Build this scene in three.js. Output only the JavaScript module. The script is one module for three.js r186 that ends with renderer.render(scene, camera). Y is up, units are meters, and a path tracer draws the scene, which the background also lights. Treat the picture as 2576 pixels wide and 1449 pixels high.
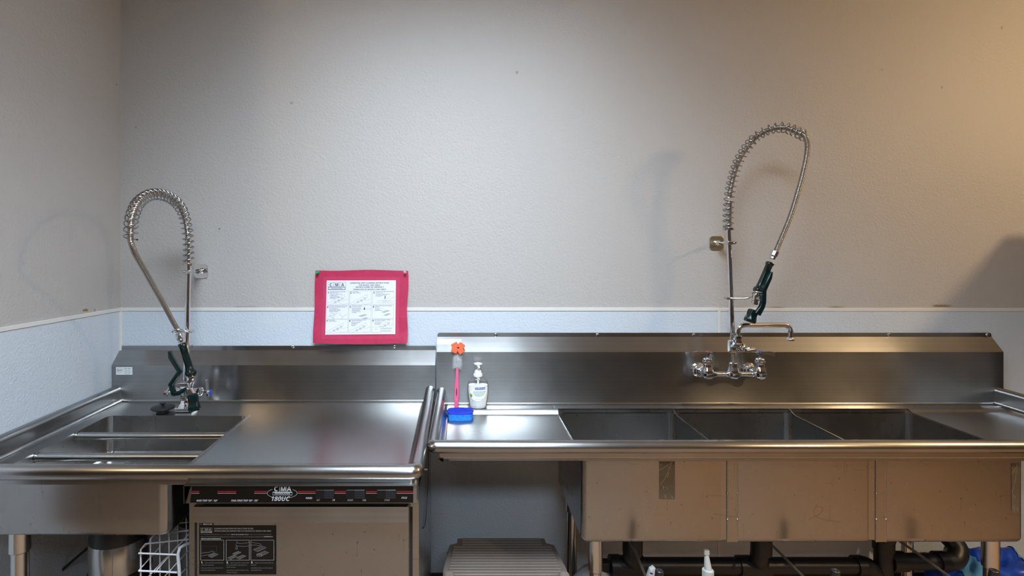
import * as THREE from 'three';
import { RoundedBoxGeometry } from 'three/addons/geometries/RoundedBoxGeometry.js';
import { mergeGeometries, toCreasedNormals } from 'three/addons/utils/BufferGeometryUtils.js';
import { RectAreaLightUniformsLib } from 'three/addons/lights/RectAreaLightUniformsLib.js';

// ---------------------------------------------------------------- camera, light, exposure
const F = 1300, VX = 1168, VY = 631, ZC = 2.131, YC = 1.45;      // focal length in pixels, vanishing point, camera depth and height
const scene = new THREE.Scene();
scene.background = new THREE.Color(0x0b0b0c);
const camera = new THREE.PerspectiveCamera(2 * Math.atan(724.5 / F) * 180 / Math.PI, 2576 / 1449, 0.05, 30);
camera.position.set(0, YC, ZC);
camera.lookAt(0, YC, 0);
camera.setViewOffset(2576, 1449, 1288 - VX, 724.5 - VY, 2576, 1449);
camera.updateProjectionMatrix();
const renderer = new THREE.WebGLRenderer({ antialias: true });
renderer.toneMapping = THREE.LinearToneMapping;
renderer.toneMappingExposure = 1.0;
renderer.shadowMap.enabled = true;
RectAreaLightUniformsLib.init();
const CEIL = 2.75;
const COOL = new THREE.Color().setRGB(0.72, 0.865, 1.0), WARM = new THREE.Color().setRGB(1.0, 0.70, 0.38);
const PANEL = { x: -0.05, z: 1.6, w: 1.1, d: 0.6, power: 62 }, PANEL_2 = { x: 0.2, z: 3.6, w: 1.1, d: 0.6, power: 26 };
const LAMP_R = { x: 2.9, y: 2.25, z: 1.3, power: 4.5 };
const LAMP_R2 = { x: 2.3, y: 2.3, z: 2.4, power: 22 };
const LAMP_L = { x: -2.0, y: 2.45, z: 2.2, power: 1.6 };

// ---------------------------------------------------------------- helpers
const S = z => F / (ZC - z);
const X = (px, z) => (px - VX) / S(z);
const Y = (py, z) => YC - (py - VY) / S(z);
const V = (x, y, z) => new THREE.Vector3(x, y, z);
const P = (px, py, z) => V(X(px, z), Y(py, z), z);
let seed = 12345;
const rnd = () => { seed = (seed + 0x6D2B79F5) | 0; let t = Math.imul(seed ^ (seed >>> 15), 1 | seed); t = (t + Math.imul(t ^ (t >>> 7), 61 | t)) ^ t; return ((t ^ (t >>> 14)) >>> 0) / 4294967296; };
const taken = new Map();
const numbered = n => { const k = taken.get(n) || 0; taken.set(n, k + 1); return k ? n + '_' + String(k).padStart(3, '0') : n; };
function uvBox(g) {                                              // uv in metres, u along the length of the sheet
  if (g.index) g = g.toNonIndexed();
  const p = g.attributes.position, uv = new Float32Array(p.count * 2), a = V(0, 0, 0), b = V(0, 0, 0), c = V(0, 0, 0);
  for (let i = 0; i < p.count; i += 3) {
    a.fromBufferAttribute(p, i); b.fromBufferAttribute(p, i + 1); c.fromBufferAttribute(p, i + 2);
    const n = b.clone().sub(a).cross(c.clone().sub(a)); const ax = Math.abs(n.x), ay = Math.abs(n.y), az = Math.abs(n.z);
    [a, b, c].forEach((q, k) => {
      const o = (i + k) * 2;
      if (ay >= ax && ay >= az) { uv[o] = q.x; uv[o + 1] = q.z; } else if (az >= ax) { uv[o] = q.x; uv[o + 1] = q.y; } else { uv[o] = q.z; uv[o + 1] = q.y; }
    });
  }
  g.setAttribute('uv', new THREE.BufferAttribute(uv, 2));
  return g;
}
const soft = (g, a = 0.7) => toCreasedNormals(g.index ? g.toNonIndexed() : g, a);
function join(list) {
  const gs = list.map(g => { g = g.index ? g.toNonIndexed() : g.clone(); for (const k of Object.keys(g.attributes)) if (!['position', 'normal', 'uv'].includes(k)) g.deleteAttribute(k); if (!g.attributes.normal) g.computeVertexNormals(); if (!g.attributes.uv) g.setAttribute('uv', new THREE.BufferAttribute(new Float32Array(g.attributes.position.count * 2), 2)); return g; });
  return gs.length > 1 ? mergeGeometries(gs) : gs[0];
}
function part(name, geos, mat, parent) {
  const m = new THREE.Mesh(join(Array.isArray(geos) ? geos : [geos]), mat);
  m.name = name; m.castShadow = m.receiveShadow = true; parent.add(m); return m;
}
function thing(name, label, category, [x, y, z] = [0, 0, 0], group) {
  const o = new THREE.Group(); o.name = numbered(name); o.position.set(x, y, z); scene.add(o);
  o.userData = { label, category }; if (group) o.userData.group = group; return o;
}
function solo(name, geos, mat, label, category, group) {
  const m = part(numbered(name), geos, mat, scene); m.userData = { label, category }; if (group) m.userData.group = group; return m;
}
function struct(name, geos, mat, label) { const m = part(name, geos, mat, scene); m.userData = { kind: 'structure', label, category: name.split('_')[0] }; return m; }
const at = (g, x, y, z) => g.translate(x, y, z);
const box = (w, h, d, x, y, z, r = 0) => at(uvBox(r ? new RoundedBoxGeometry(w, h, d, 3, Math.min(r, w / 2.01, h / 2.01, d / 2.01)) : new THREE.BoxGeometry(w, h, d)), x, y, z);
const span = (x0, x1, y0, y1, z0, z1, r = 0) => { const g = r ? new RoundedBoxGeometry(x1 - x0, y1 - y0, z1 - z0, 3, r) : new THREE.BoxGeometry(x1 - x0, y1 - y0, z1 - z0); return uvBox(at(g, (x0 + x1) / 2, (y0 + y1) / 2, (z0 + z1) / 2)); };
const lathe = (pts, seg = 28) => soft(new THREE.LatheGeometry(pts.map(p => new THREE.Vector2(p[0], p[1])), seg), seg < 9 ? 0.5 : 0.85);
function orient(g, dir) { return g.applyQuaternion(new THREE.Quaternion().setFromUnitVectors(V(0, 1, 0), dir.clone().normalize())); }
function rod(a, b, r, seg = 16, r2 = r) { const d = b.clone().sub(a), L = d.length(); const g = new THREE.CylinderGeometry(r2, r, L, seg); g.translate(0, L / 2, 0); orient(g, d); return g.translate(a.x, a.y, a.z); }
const turned = (pts, o, dir, seg = 24) => { const g = lathe(pts, seg); orient(g, dir); return g.translate(o.x, o.y, o.z); };
const ball = (o, r, sx = 1, sy = 1, sz = 1) => new THREE.SphereGeometry(r, 20, 14).scale(sx, sy, sz).translate(o.x, o.y, o.z);
function tube(pts, r, n = 60, seg = 12, closed = false) { const c = new THREE.CatmullRomCurve3(pts, closed, 'centripetal'); return new THREE.TubeGeometry(c, n, r, seg, closed); }
function bent(pts, r, rad = 0.015, n = 80, seg = 12) {           // straight runs joined by rounded bends
  const path = new THREE.CurvePath(); let prev = pts[0];
  for (let i = 1; i < pts.length; i++) {
    if (i === pts.length - 1) { path.add(new THREE.LineCurve3(prev, pts[i])); break; }
    const d1 = pts[i].clone().sub(pts[i - 1]), d2 = pts[i + 1].clone().sub(pts[i]); const k = Math.min(rad, d1.length() * 0.49, d2.length() * 0.49);
    const a = pts[i].clone().addScaledVector(d1.normalize(), -k), b = pts[i].clone().addScaledVector(d2.normalize(), k);
    path.add(new THREE.LineCurve3(prev, a)); path.add(new THREE.QuadraticBezierCurve3(a, pts[i].clone(), b)); prev = b;
  }
  return new THREE.TubeGeometry(path, n, r, seg, false);
}
function frames(pts, n) {                                         // points and parallel-carried frames along a smooth path
  const c = new THREE.CatmullRomCurve3(pts, false, 'centripetal'), out = []; let nrm = null;
  for (let i = 0; i <= n; i++) {
    const u = i / n, p = c.getPointAt(u), t = c.getTangentAt(u);
    if (!nrm) { nrm = V(1, 0, 0); if (Math.abs(t.x) > 0.9) nrm.set(0, 0, 1); }
    nrm = nrm.clone().addScaledVector(t, -nrm.dot(t)).normalize();
    out.push({ p, t, n: nrm, b: t.clone().cross(nrm) });
  }
  out.len = c.getLength(); return out;
}
function ringTube(fr, radius, seg = 12) {                         // sweep of a circle whose radius follows the length
  const pos = [], idx = [], uv = [], n = fr.length;
  for (let i = 0; i < n; i++) for (let k = 0; k <= seg; k++) {
    const a = k / seg * 2 * Math.PI, r = radius(i / (n - 1)), f = fr[i];
    const q = f.p.clone().addScaledVector(f.n, Math.cos(a) * r).addScaledVector(f.b, Math.sin(a) * r); pos.push(q.x, q.y, q.z); uv.push(k / seg, i / n);
  }
  for (let i = 0; i < n - 1; i++) for (let k = 0; k < seg; k++) { const a = i * (seg + 1) + k, b = a + seg + 1; idx.push(a, b, a + 1, b, b + 1, a + 1); }
  const g = new THREE.BufferGeometry(); g.setAttribute('position', new THREE.Float32BufferAttribute(pos, 3)); g.setAttribute('uv', new THREE.Float32BufferAttribute(uv, 2)); g.setIndex(idx); g.computeVertexNormals(); return g;
}
function coil(pts, R, wire, turns, per = 22) {                    // a wire wound round a path
  const fr = frames(pts, turns * per), q = [];
  fr.forEach((f, i) => { const a = i / per * 2 * Math.PI; q.push(f.p.clone().addScaledVector(f.n, Math.cos(a) * R).addScaledVector(f.b, Math.sin(a) * R)); });
  return ringTube(frames(q, q.length - 1), () => wire, 7);
}
const ribbed = (pts, r, pitch = 0.0045) => { const fr0 = frames(pts, 8); const n = Math.round(fr0.len / pitch) * 6; return ringTube(frames(pts, n), u => r * (1 + 0.07 * Math.sin(u * n / 6 * 2 * Math.PI)), 12); };
function sweepRim(profile, path, r, yf) {                         // path: outer line with two rounded corners; profile: [inward, up]
  const fs = [], [A, B, C, D] = path, st = (o, n) => fs.push({ c: [o[0] + r * n[0], o[1] + r * n[1]], d: [-n[0], -n[1]], s: n });
  const line = (a, b, n, k) => { for (let i = 0; i <= k; i++) st([a[0] + (b[0] - a[0]) * i / k, a[1] + (b[1] - a[1]) * i / k], n); };
  const corner = (o, n1, n2) => { for (let i = 1; i < 8; i++) { const t = i / 8 * Math.PI / 2, d = [-n1[0] * Math.cos(t) - n2[0] * Math.sin(t), -n1[1] * Math.cos(t) - n2[1] * Math.sin(t)]; fs.push({ c: [o[0] + r * (n1[0] + n2[0]), o[1] + r * (n1[1] + n2[1])], d, s: [n1[0] + n2[0], n1[1] + n2[1]] }); } };
  const nl = [1, 0], nf = [0, -1], nr = [-1, 0];
  line(A, [B[0], B[1] - r], nl, 6); corner(B, nl, nf); line([B[0] + r, B[1]], [C[0] - r, C[1]], nf, 10); corner(C, nf, nr); line([C[0], C[1] - r], D, nr, 6);
  const pos = [], uv = [], idx = [], m = profile.length; let L = 0, last = null;
  fs.forEach(f => {
    const mid = [f.c[0] + r * f.d[0], f.c[1] + r * f.d[1]]; if (last) L += Math.hypot(mid[0] - last[0], mid[1] - last[1]); last = mid; let w = 0;
    profile.forEach(([u, v], j) => { if (j) w += Math.hypot(u - profile[j - 1][0], v - profile[j - 1][1]); const k1 = Math.max(r - u, 0), k2 = Math.max(u - r, 0); const x = f.c[0] + k1 * f.d[0] + k2 * f.s[0], z = f.c[1] + k1 * f.d[1] + k2 * f.s[1]; pos.push(x, v + yf(x, z), z); uv.push(L, w); });
  });
  for (let i = 0; i < fs.length - 1; i++) for (let j = 0; j < m - 1; j++) { const a = i * m + j, b = a + m; idx.push(a, a + 1, b, b, a + 1, b + 1); }
  const g = new THREE.BufferGeometry(); g.setAttribute('position', new THREE.Float32BufferAttribute(pos, 3)); g.setAttribute('uv', new THREE.Float32BufferAttribute(uv, 2)); g.setIndex(idx); g.computeVertexNormals(); return g;
}
function rimProfile(R, h, cove, flange) {
  const p = []; if (flange) p.push([R * 0.7, h - 2 * R - flange], [R * 0.7, h - 2 * R]);
  for (let a = flange ? 255 : 290; a >= 0; a -= 15) p.push([R + R * Math.cos(a * Math.PI / 180), h - R + R * Math.sin(a * Math.PI / 180)]);
  p.push([2 * R, cove]); for (let a = 195; a <= 270; a += 15) p.push([2 * R + cove + cove * Math.cos(a * Math.PI / 180), cove + cove * Math.sin(a * Math.PI / 180)]);
  return p;
}
function rrect(x0, x1, z0, z1, r, n = 6) {
  const q = []; r = Math.max(r, 0.0008);
  for (const [cx, cz, a0] of [[x1 - r, z1 - r, 0], [x0 + r, z1 - r, 90], [x0 + r, z0 + r, 180], [x1 - r, z0 + r, 270]]) for (let i = 0; i <= n; i++) { const a = (a0 + 90 * i / n) * Math.PI / 180; q.push([cx + r * Math.cos(a), cz + r * Math.sin(a)]); }
  return q;
}
function basin(x0, x1, z0, z1, yt, yb, rc, rb, t, yf = () => 0) { // open bowl: inner skin, outer skin and rim edge
  const rings = []; const ring = (inset, y, r) => rings.push(rrect(x0 + inset, x1 - inset, z0 + inset, z1 - inset, r).map(([x, z]) => [x, y + yf(x, z), z]));
  const side = (off, bot) => { const k = []; k.push([-off, yt]); for (let i = 1; i <= 4; i++) k.push([-off, yt + (bot + rb - yt) * i / 4]); for (let i = 1; i <= 6; i++) { const a = i / 6 * Math.PI / 2; k.push([-off + rb * (1 - Math.cos(a)), bot + rb - rb * Math.sin(a)]); } return k; };
  const outer = side(t, yb - t), inner = side(0, yb);
  ring(Math.min((x1 - x0), (z1 - z0)) / 2 - 0.002, yb - t, 0.001);
  for (const [i, y] of outer.reverse()) ring(i, y, rc - i);
  for (const [i, y] of inner) ring(i, y, rc - i);
  ring(Math.min((x1 - x0), (z1 - z0)) / 2 - 0.002, yb, 0.001);
  const m = rings[0].length, pos = [], idx = []; rings.forEach(q => q.forEach(p => pos.push(...p)));
  for (let i = 0; i < rings.length - 1; i++) for (let j = 0; j < m; j++) { const a = i * m + j, b = i * m + (j + 1) % m, c = a + m, d = b + m; idx.push(a, c, b, b, c, d); }
  const g = new THREE.BufferGeometry(); g.setAttribute('position', new THREE.Float32BufferAttribute(pos, 3)); g.setIndex(idx);
  return uvBox(soft(g, 0.9));
}
function extrudeX(poly, x0, x1, crease = 0.5) {                   // closed [z, y] outline drawn out along x
  const s = new THREE.Shape(poly.map(([z, y]) => new THREE.Vector2(-z, y)));
  const g = new THREE.ExtrudeGeometry(s, { depth: x1 - x0, bevelEnabled: false, curveSegments: 6 });
  g.rotateY(Math.PI / 2); g.translate(x0, 0, 0);
  return uvBox(soft(g, crease));
}
function plate(shape, depth, bevel = 0) { return new THREE.ExtrudeGeometry(shape, { depth, bevelEnabled: bevel > 0, bevelSize: bevel, bevelThickness: bevel, bevelSegments: 3, curveSegments: 10 }); }
function rshape(x0, x1, y0, y1, r) { const s = new THREE.Shape(), q = rrect(x0, x1, y0, y1, r, 5); q.forEach(([x, y], i) => i ? s.lineTo(x, y) : s.moveTo(x, y)); s.closePath(); return s; }
const arc = (cx, cy, r, a0, a1, n = 6) => Array.from({ length: n + 1 }, (_, i) => { const a = (a0 + (a1 - a0) * i / n) * Math.PI / 180; return [cx + r * Math.cos(a), cy + r * Math.sin(a)]; });
function tilt(g, f) { const p = g.attributes.position; for (let i = 0; i < p.count; i++) p.setY(i, p.getY(i) + f(p.getX(i), p.getZ(i))); g.computeVertexNormals(); return g; }
function disc(w, h, map, opts = {}) { return new THREE.MeshStandardMaterial({ map, roughness: 0.6, ...opts }); }

// ---------------------------------------------------------------- procedural textures
function vnoise(n, seedv) {                                       // tiling value noise with n cells
  let s = seedv; const r = () => { s = (s * 1664525 + 1013904223) >>> 0; return s / 4294967296; };
  const g = Float32Array.from({ length: n * n }, r);
  return (u, v) => { const x = u * n, y = v * n, i = Math.floor(x), j = Math.floor(y); let a = x - i, b = y - j; a = a * a * (3 - 2 * a); b = b * b * (3 - 2 * b); const q = (p, o) => g[((o % n + n) % n) * n + ((p % n + n) % n)]; return (q(i, j) * (1 - a) + q(i + 1, j) * a) * (1 - b) + (q(i, j + 1) * (1 - a) + q(i + 1, j + 1) * a) * b; };
}
function dataTex(n, fn, rep, srgb = false) {
  const d = new Uint8Array(n * n * 4);
  for (let j = 0; j < n; j++) for (let i = 0; i < n; i++) { const c = fn(i / n, j / n), o = (j * n + i) * 4; for (let k = 0; k < 3; k++) d[o + k] = Math.max(0, Math.min(255, Math.round(255 * (c.length ? c[k] : c)))); d[o + 3] = 255; }
  const t = new THREE.DataTexture(d, n, n); t.wrapS = t.wrapT = THREE.RepeatWrapping; t.magFilter = THREE.LinearFilter; t.minFilter = THREE.LinearMipmapLinearFilter; t.generateMipmaps = true; t.repeat.set(rep, rep); if (srgb) t.colorSpace = THREE.SRGBColorSpace; t.needsUpdate = true; return t;
}
function canvasTex(w, h, draw, rep) {
  const c = document.createElement('canvas'); c.width = w; c.height = h; const g = c.getContext('2d'); draw(g, w, h);
  const t = new THREE.CanvasTexture(c); t.colorSpace = THREE.SRGBColorSpace; if (rep) { t.wrapS = t.wrapT = THREE.RepeatWrapping; t.repeat.set(rep, rep); } return t;
}
const n40 = vnoise(40, 7), n90 = vnoise(90, 11), n150 = vnoise(150, 5), n9 = vnoise(9, 3), n20 = vnoise(20, 21), n5 = vnoise(5, 17);
function bumps(n, count, r0, r1, seedv) {                         // heap of random round bumps that tiles
  let q = seedv; const r = () => { q = (q * 1664525 + 1013904223) >>> 0; return q / 4294967296; }; const h = new Float32Array(n * n);
  for (let k = 0; k < count; k++) { const x = r() * n, y = r() * n, w = r0 + (r1 - r0) * r(), a = r() < 0.5 ? -1 : 1, m = Math.ceil(w * 2); for (let j = -m; j <= m; j++) for (let i = -m; i <= m; i++) { const X1 = Math.floor(x) + i, Y1 = Math.floor(y) + j, d2 = ((X1 - x) ** 2 + (Y1 - y) ** 2) / (w * w); h[((Y1 % n + n) % n) * n + ((X1 % n + n) % n)] += a * Math.exp(-d2); } }
  return (u, v) => Math.min(1, Math.max(0, 0.5 + 0.22 * h[Math.min(n - 1, Math.floor(v * n)) * n + Math.min(n - 1, Math.floor(u * n))]));
}
const peelBump = dataTex(512, bumps(512, 14000, 2.2, 4.5, 77), 2.2);
const pebbleBump = dataTex(512, bumps(512, 15000, 2.2, 3.8, 99), 2.2);
const rows = Float32Array.from({ length: 512 }, rnd), fine = v => rows[Math.floor(v * 512) % 512];
const brushRough = dataTex(512, (u, v) => { const k = 0.88 + 0.10 * (n9(u, v) - 0.5) + 0.05 * (n40(u, v) - 0.5); return [k, k, k]; }, 1.3);
const smear = dataTex(512, (u, v) => { const k = 0.93 + 0.08 * (n5(u, v) - 0.5) + 0.05 * (n20(u, v) - 0.5) + 0.05 * (fine(v) - 0.5); return [k, k, k]; }, 0.9, true);
const spatter = canvasTex(1024, 1024, (g, w, h) => {              // dried drops and runs on the sink fronts
  g.fillStyle = '#f2f0ee'; g.fillRect(0, 0, w, h);
  for (let i = 0; i < 170; i++) { const x = rnd() * w, y = rnd() * h, r = 0.8 + rnd() * 1.7; g.globalAlpha = 0.12 + rnd() * 0.25; g.fillStyle = '#5a4838'; g.beginPath(); g.ellipse(x, y, r, r * (1 + rnd()), 0, 0, 7); g.fill(); if (rnd() < 0.25) { g.globalAlpha = 0.2; g.fillRect(x - 0.7, y, 1.4, 14 + rnd() * 50); } }
  for (let i = 0; i < 26; i++) { g.globalAlpha = 0.05 + rnd() * 0.08; g.strokeStyle = '#4c4036'; g.lineWidth = 1 + rnd() * 4; g.beginPath(); const x = rnd() * w, y = rnd() * h; g.moveTo(x, y); g.bezierCurveTo(x + rnd() * 80 - 40, y + rnd() * 60, x + rnd() * 160 - 80, y + rnd() * 60, x + rnd() * 180 - 90, y + rnd() * 90 - 20); g.stroke(); }
  g.globalAlpha = 1;
}, 1.1);
const deckMarks = canvasTex(1024, 1024, (g, w, h) => {            // dried water rings and scratches on the work surfaces
  g.fillStyle = '#f0f0f0'; g.fillRect(0, 0, w, h);
  for (let i = 0; i < 26; i++) { g.globalAlpha = 0.10 + rnd() * 0.18; g.strokeStyle = rnd() < 0.5 ? '#6b655c' : '#ffffff'; g.lineWidth = 1 + rnd() * 1.5; const x = rnd() * w, y = rnd() * h, r = 6 + rnd() * 22; g.beginPath(); for (let k = 0; k <= 14; k++) { const a = k / 14 * 6.283, q = r * (0.7 + 0.5 * Math.abs(Math.sin(a * 2 + i))); g.lineTo(x + q * Math.cos(a), y + q * 0.7 * Math.sin(a)); } g.stroke(); }
  for (let i = 0; i < 90; i++) { g.globalAlpha = 0.08 + rnd() * 0.14; g.strokeStyle = rnd() < 0.6 ? '#ffffff' : '#77726c'; g.lineWidth = 0.8; const x = rnd() * w, y = rnd() * h, a = rnd() * 7, l = 20 + rnd() * 110; g.beginPath(); g.moveTo(x, y); g.quadraticCurveTo(x + l * 0.5 * Math.cos(a) + 8, y + l * 0.5 * Math.sin(a), x + l * Math.cos(a), y + l * Math.sin(a)); g.stroke(); }
  g.globalAlpha = 1;
}, 1.0);
const paintMottle = dataTex(256, (u, v) => { const k = 0.97 + 0.05 * (n9(u, v) - 0.5) + 0.03 * (n40(u, v) - 0.5); return [k, k, k]; }, 0.7, true);

// ---------------------------------------------------------------- materials
const std = (c, rough, metal = 0, o = {}) => new THREE.MeshStandardMaterial({ color: c, roughness: rough, metalness: metal, side: THREE.DoubleSide, ...o });
const lin = (r, g, b) => new THREE.Color().setRGB(r, g, b);
const phys = o => new THREE.MeshPhysicalMaterial({ side: THREE.DoubleSide, ...o });
const steelBase = { metalness: 1, roughness: 0.28, roughnessMap: brushRough, anisotropy: 0.8, anisotropyRotation: Math.PI / 2 };
const M = {
  paint: std(lin(0.46, 0.435, 0.415), 0.55, 0, { map: paintMottle, bumpMap: peelBump, bumpScale: 0.0008 }),
  frp: std(lin(0.54, 0.59, 0.65), 0.38, 0, { bumpMap: pebbleBump, bumpScale: 0.0009 }),
  trim: std(lin(0.66, 0.64, 0.60), 0.4),
  ceiling: std(lin(0.60, 0.59, 0.58), 0.9), floor: std(lin(0.23, 0.150, 0.095), 0.8, 0, { map: paintMottle }),
  farWall: std(lin(0.46, 0.435, 0.415), 0.55), base: std(lin(0.03, 0.028, 0.028), 0.5),
  steel: phys({ ...steelBase, color: lin(0.43, 0.425, 0.42), map: smear }),
  steelDeck: phys({ ...steelBase, color: lin(0.43, 0.425, 0.42), map: deckMarks, roughness: 0.34, anisotropy: 0.4 }),
  steelFront: phys({ ...steelBase, color: lin(0.43, 0.425, 0.42), map: spatter, roughness: 0.31, anisotropy: 0.5 }),
  steelRoll: phys({ ...steelBase, color: lin(0.43, 0.425, 0.42), map: smear, roughness: 0.28, anisotropy: 0.5 }),
  leg: std(lin(0.62, 0.61, 0.59), 0.22, 1), galv: std(lin(0.45, 0.44, 0.43), 0.4, 1),
  chrome: std(lin(0.80, 0.81, 0.83), 0.07, 1), chromeDull: std(lin(0.62, 0.62, 0.63), 0.22, 1), springSteel: std(lin(0.42, 0.43, 0.45), 0.2, 1),
  hose: std(lin(0.34, 0.31, 0.28), 0.3, 1), brass: std(lin(0.60, 0.55, 0.40), 0.3, 1),
  green: std(lin(0.0012, 0.011, 0.0105), 0.2), black: std(lin(0.012, 0.012, 0.013), 0.35), blackMatt: std(lin(0.015, 0.015, 0.015), 0.7),
  abs: std(lin(0.006, 0.006, 0.007), 0.42), red: std(lin(0.45, 0.02, 0.03), 0.3), blue: std(lin(0.01, 0.08, 0.55), 0.3),
  gasket: std(lin(0.01, 0.01, 0.01), 0.8), greyPlastic: std(lin(0.16, 0.16, 0.165), 0.5),
};

// ---------------------------------------------------------------- the room
const XL = -1.418;
const marks = (list, w, h, ppm, x0, y0) => canvasTex(w, h, (g) => {
  g.fillStyle = '#f7f7f7'; g.fillRect(0, 0, w, h);
  for (const [x, y, rx, ry, col, a] of list) for (let k = 0; k < 18; k++) { g.globalAlpha = a * 0.22; g.fillStyle = col; g.beginPath(); g.ellipse((x - x0) * ppm + (rnd() - 0.5) * rx * ppm * 1.5, h - (y - y0) * ppm + (rnd() - 0.5) * ry * ppm * 1.2, rx * ppm * (0.2 + 0.5 * rnd()), ry * ppm * (0.3 + 0.6 * rnd()), 0, 0, 7); g.fill(); }
  for (let i = 0; i < 40; i++) { g.globalAlpha = 0.35; g.fillStyle = rnd() < 0.6 ? '#6a6460' : '#ffffff'; g.fillRect(rnd() * w, rnd() * h, 1 + rnd() * 2, 1 + rnd() * 2.5); }
  g.globalAlpha = 1;
});
function wallMap(g, w, h, x0, y0, flip) { const uv = g.attributes.uv; for (let i = 0; i < uv.count; i++) uv.setXY(i, (uv.getX(i) - x0) / w, (uv.getY(i) - y0) / h); return g; }
const WX0 = XL, WX1 = 6.0, ZF = 9.0, XF = -6.0, TRIM_Y = 1.2165;
{ // back wall: painted plasterboard above, embossed sheeting below
  const ppm = 270, w = WX1 - WX0, h = CEIL;
  const m = M.paint.clone(); m.map = marks([[X(2368, 0), 1.224, 0.045, 0.004, '#8a6420', 0.8], [X(2105, 0), Y(772, 0), 0.03, 0.003, '#8a6a30', 0.6], [X(552, 0), Y(575, 0), 0.003, 0.003, '#2a2624', 1.0], [X(620, 0), Y(771, 0), 0.05, 0.002, '#85745c', 0.4], [X(1950, 0), Y(773, 0), 0.035, 0.003, '#8a6a30', 0.7]], Math.round(w * ppm), Math.round(h * ppm), ppm, WX0, 0);
  m.bumpMap = peelBump.clone(); m.bumpMap.repeat.set(2.2 * w, 2.2 * h); m.bumpMap.needsUpdate = true;
  const g = span(WX0 - 0.12, WX1 + 0.12, 0, CEIL, -0.12, 0); wallMap(g, w, h, WX0, 0);
  const wall = struct('wall_back', g, m, 'warm grey painted wall behind the sinks');
  const y0 = 0.125, panels = [[XL + 0.004, 1.0475], [1.0505, WX1]];
  for (const [a, b] of panels) part('wall_panel', span(a, b, y0, TRIM_Y - 0.004, 0.0002, 0.003), M.frp, wall).userData.label = 'pebbled white wall sheeting';
}
{ // short wing wall on the left
  const w = 1.1, h = CEIL, ppm = 360, m = M.paint.clone();
  const zz = px => ZC - F / ((px - VX) / XL);
  m.map = marks([[zz(215), Y(783, zz(215)) + 0.004, 0.014, 0.005, '#9a6a1a', 1.0], [zz(182), 1.52, 0.0008, 0.05, '#7c7672', 0.12]], Math.round(w * ppm), Math.round(h * ppm), ppm, 0, 0);
  m.bumpMap = peelBump.clone(); m.bumpMap.repeat.set(2.2 * w, 2.2 * h); m.bumpMap.needsUpdate = true;
  const wall = struct('wall_left', wallMap(span(XL - 0.12, XL, 0, CEIL, 0, w), w, h, 0, 0), m, 'warm grey painted side wall at the end of the dish table');
  part('wall_panel', span(XL + 0.0002, XL + 0.003, 0.125, TRIM_Y - 0.004, 0.004, w), M.frp, wall).userData.label = 'pebbled white wall sheeting';
}
struct('trim_1', [span(XL, 1.05, TRIM_Y - 0.014, TRIM_Y, 0, 0.006, 0.0015), span(1.0495, WX1, TRIM_Y - 0.0155, TRIM_Y - 0.0015, 0, 0.005, 0.0015)], M.trim, 'cream cap strip along the top of the wall sheeting');
struct('trim_2', span(XL, XL + 0.006, TRIM_Y - 0.014, TRIM_Y, 0.006, 1.1, 0.0015), M.trim, 'cream cap strip along the side wall sheeting');
struct('trim_3', span(1.043, 1.054, 0.125, TRIM_Y - 0.014, 0, 0.0055, 0.0015), M.trim, 'cream upright joint strip behind the tall faucet');
struct('trim_4', span(XL, XL + 0.011, 0.125, TRIM_Y - 0.014, 0.0, 0.011, 0.002), M.trim, 'cream corner strip between the two walls');
struct('baseboard_back', span(XL + 0.003, WX1, 0, 0.125, 0, 0.008, 0.002), M.base, 'dark cove base along the back wall');
struct('baseboard_left', span(XL, XL + 0.008, 0, 0.125, 0.008, 1.1, 0.002), M.base, 'dark cove base along the side wall');
struct('floor', span(XF, WX1, -0.1, 0, -0.12, ZF), M.floor, 'brown kitchen floor');
struct('ceiling', span(XF, WX1, CEIL, CEIL + 0.1, -0.12, ZF), M.ceiling, 'white ceiling');
struct('wall_right', span(WX1, WX1 + 0.12, 0, CEIL, 0, ZF), M.farWall, 'plain wall beyond the right end');
struct('wall_far_left', span(XF - 0.12, XF, 0, CEIL, -0.12, ZF), M.farWall, 'plain wall beyond the wing wall');
struct('wall_behind', span(XF, WX1, 0, CEIL, ZF, ZF + 0.12), M.farWall, 'plain wall opposite the sinks');
struct('wall_back_left', span(XF, XL - 0.12, 0, CEIL, -0.12, 0), M.farWall, 'back wall beyond the wing wall');

// ---------------------------------------------------------------- lamps
function troffer(Q, label, louvred) {
  const t = thing('ceiling_light', label, 'light', [Q.x, CEIL - 0.12, Q.z]), sk = std(lin(0.35, 0.35, 0.35), 0.5), w = Q.w, d = Q.d;
  part('housing', [box(w + 0.03, 0.05, 0.012, 0, 0.095, d / 2 + 0.008), box(w + 0.03, 0.05, 0.012, 0, 0.095, -d / 2 - 0.008), box(0.012, 0.12, d, w / 2 + 0.008, 0.06, 0), box(0.012, 0.12, d, -w / 2 - 0.008, 0.06, 0)], sk, t);
  part('diffuser', box(w, 0.01, d, 0, 0.112, 0), std(0x202020, 0.5, 0, { emissive: COOL, emissiveIntensity: 3 }), t);
  if (louvred) for (let k = -3; k <= 3; k++) part('louvre_blade', box(0.004, 0.08, d, k * 0.15, 0.042, 0), sk, t);
  const l = new THREE.RectAreaLight(COOL, Q.power, w, d); l.position.set(Q.x, CEIL - 0.0185, Q.z); l.lookAt(Q.x, 0, Q.z); l.name = 'ceiling_light_glow'; scene.add(l);
}
troffer(PANEL, 'cool white louvred ceiling light above the sinks', true);
troffer(PANEL_2, 'cool white open ceiling light further into the room', false);
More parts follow.
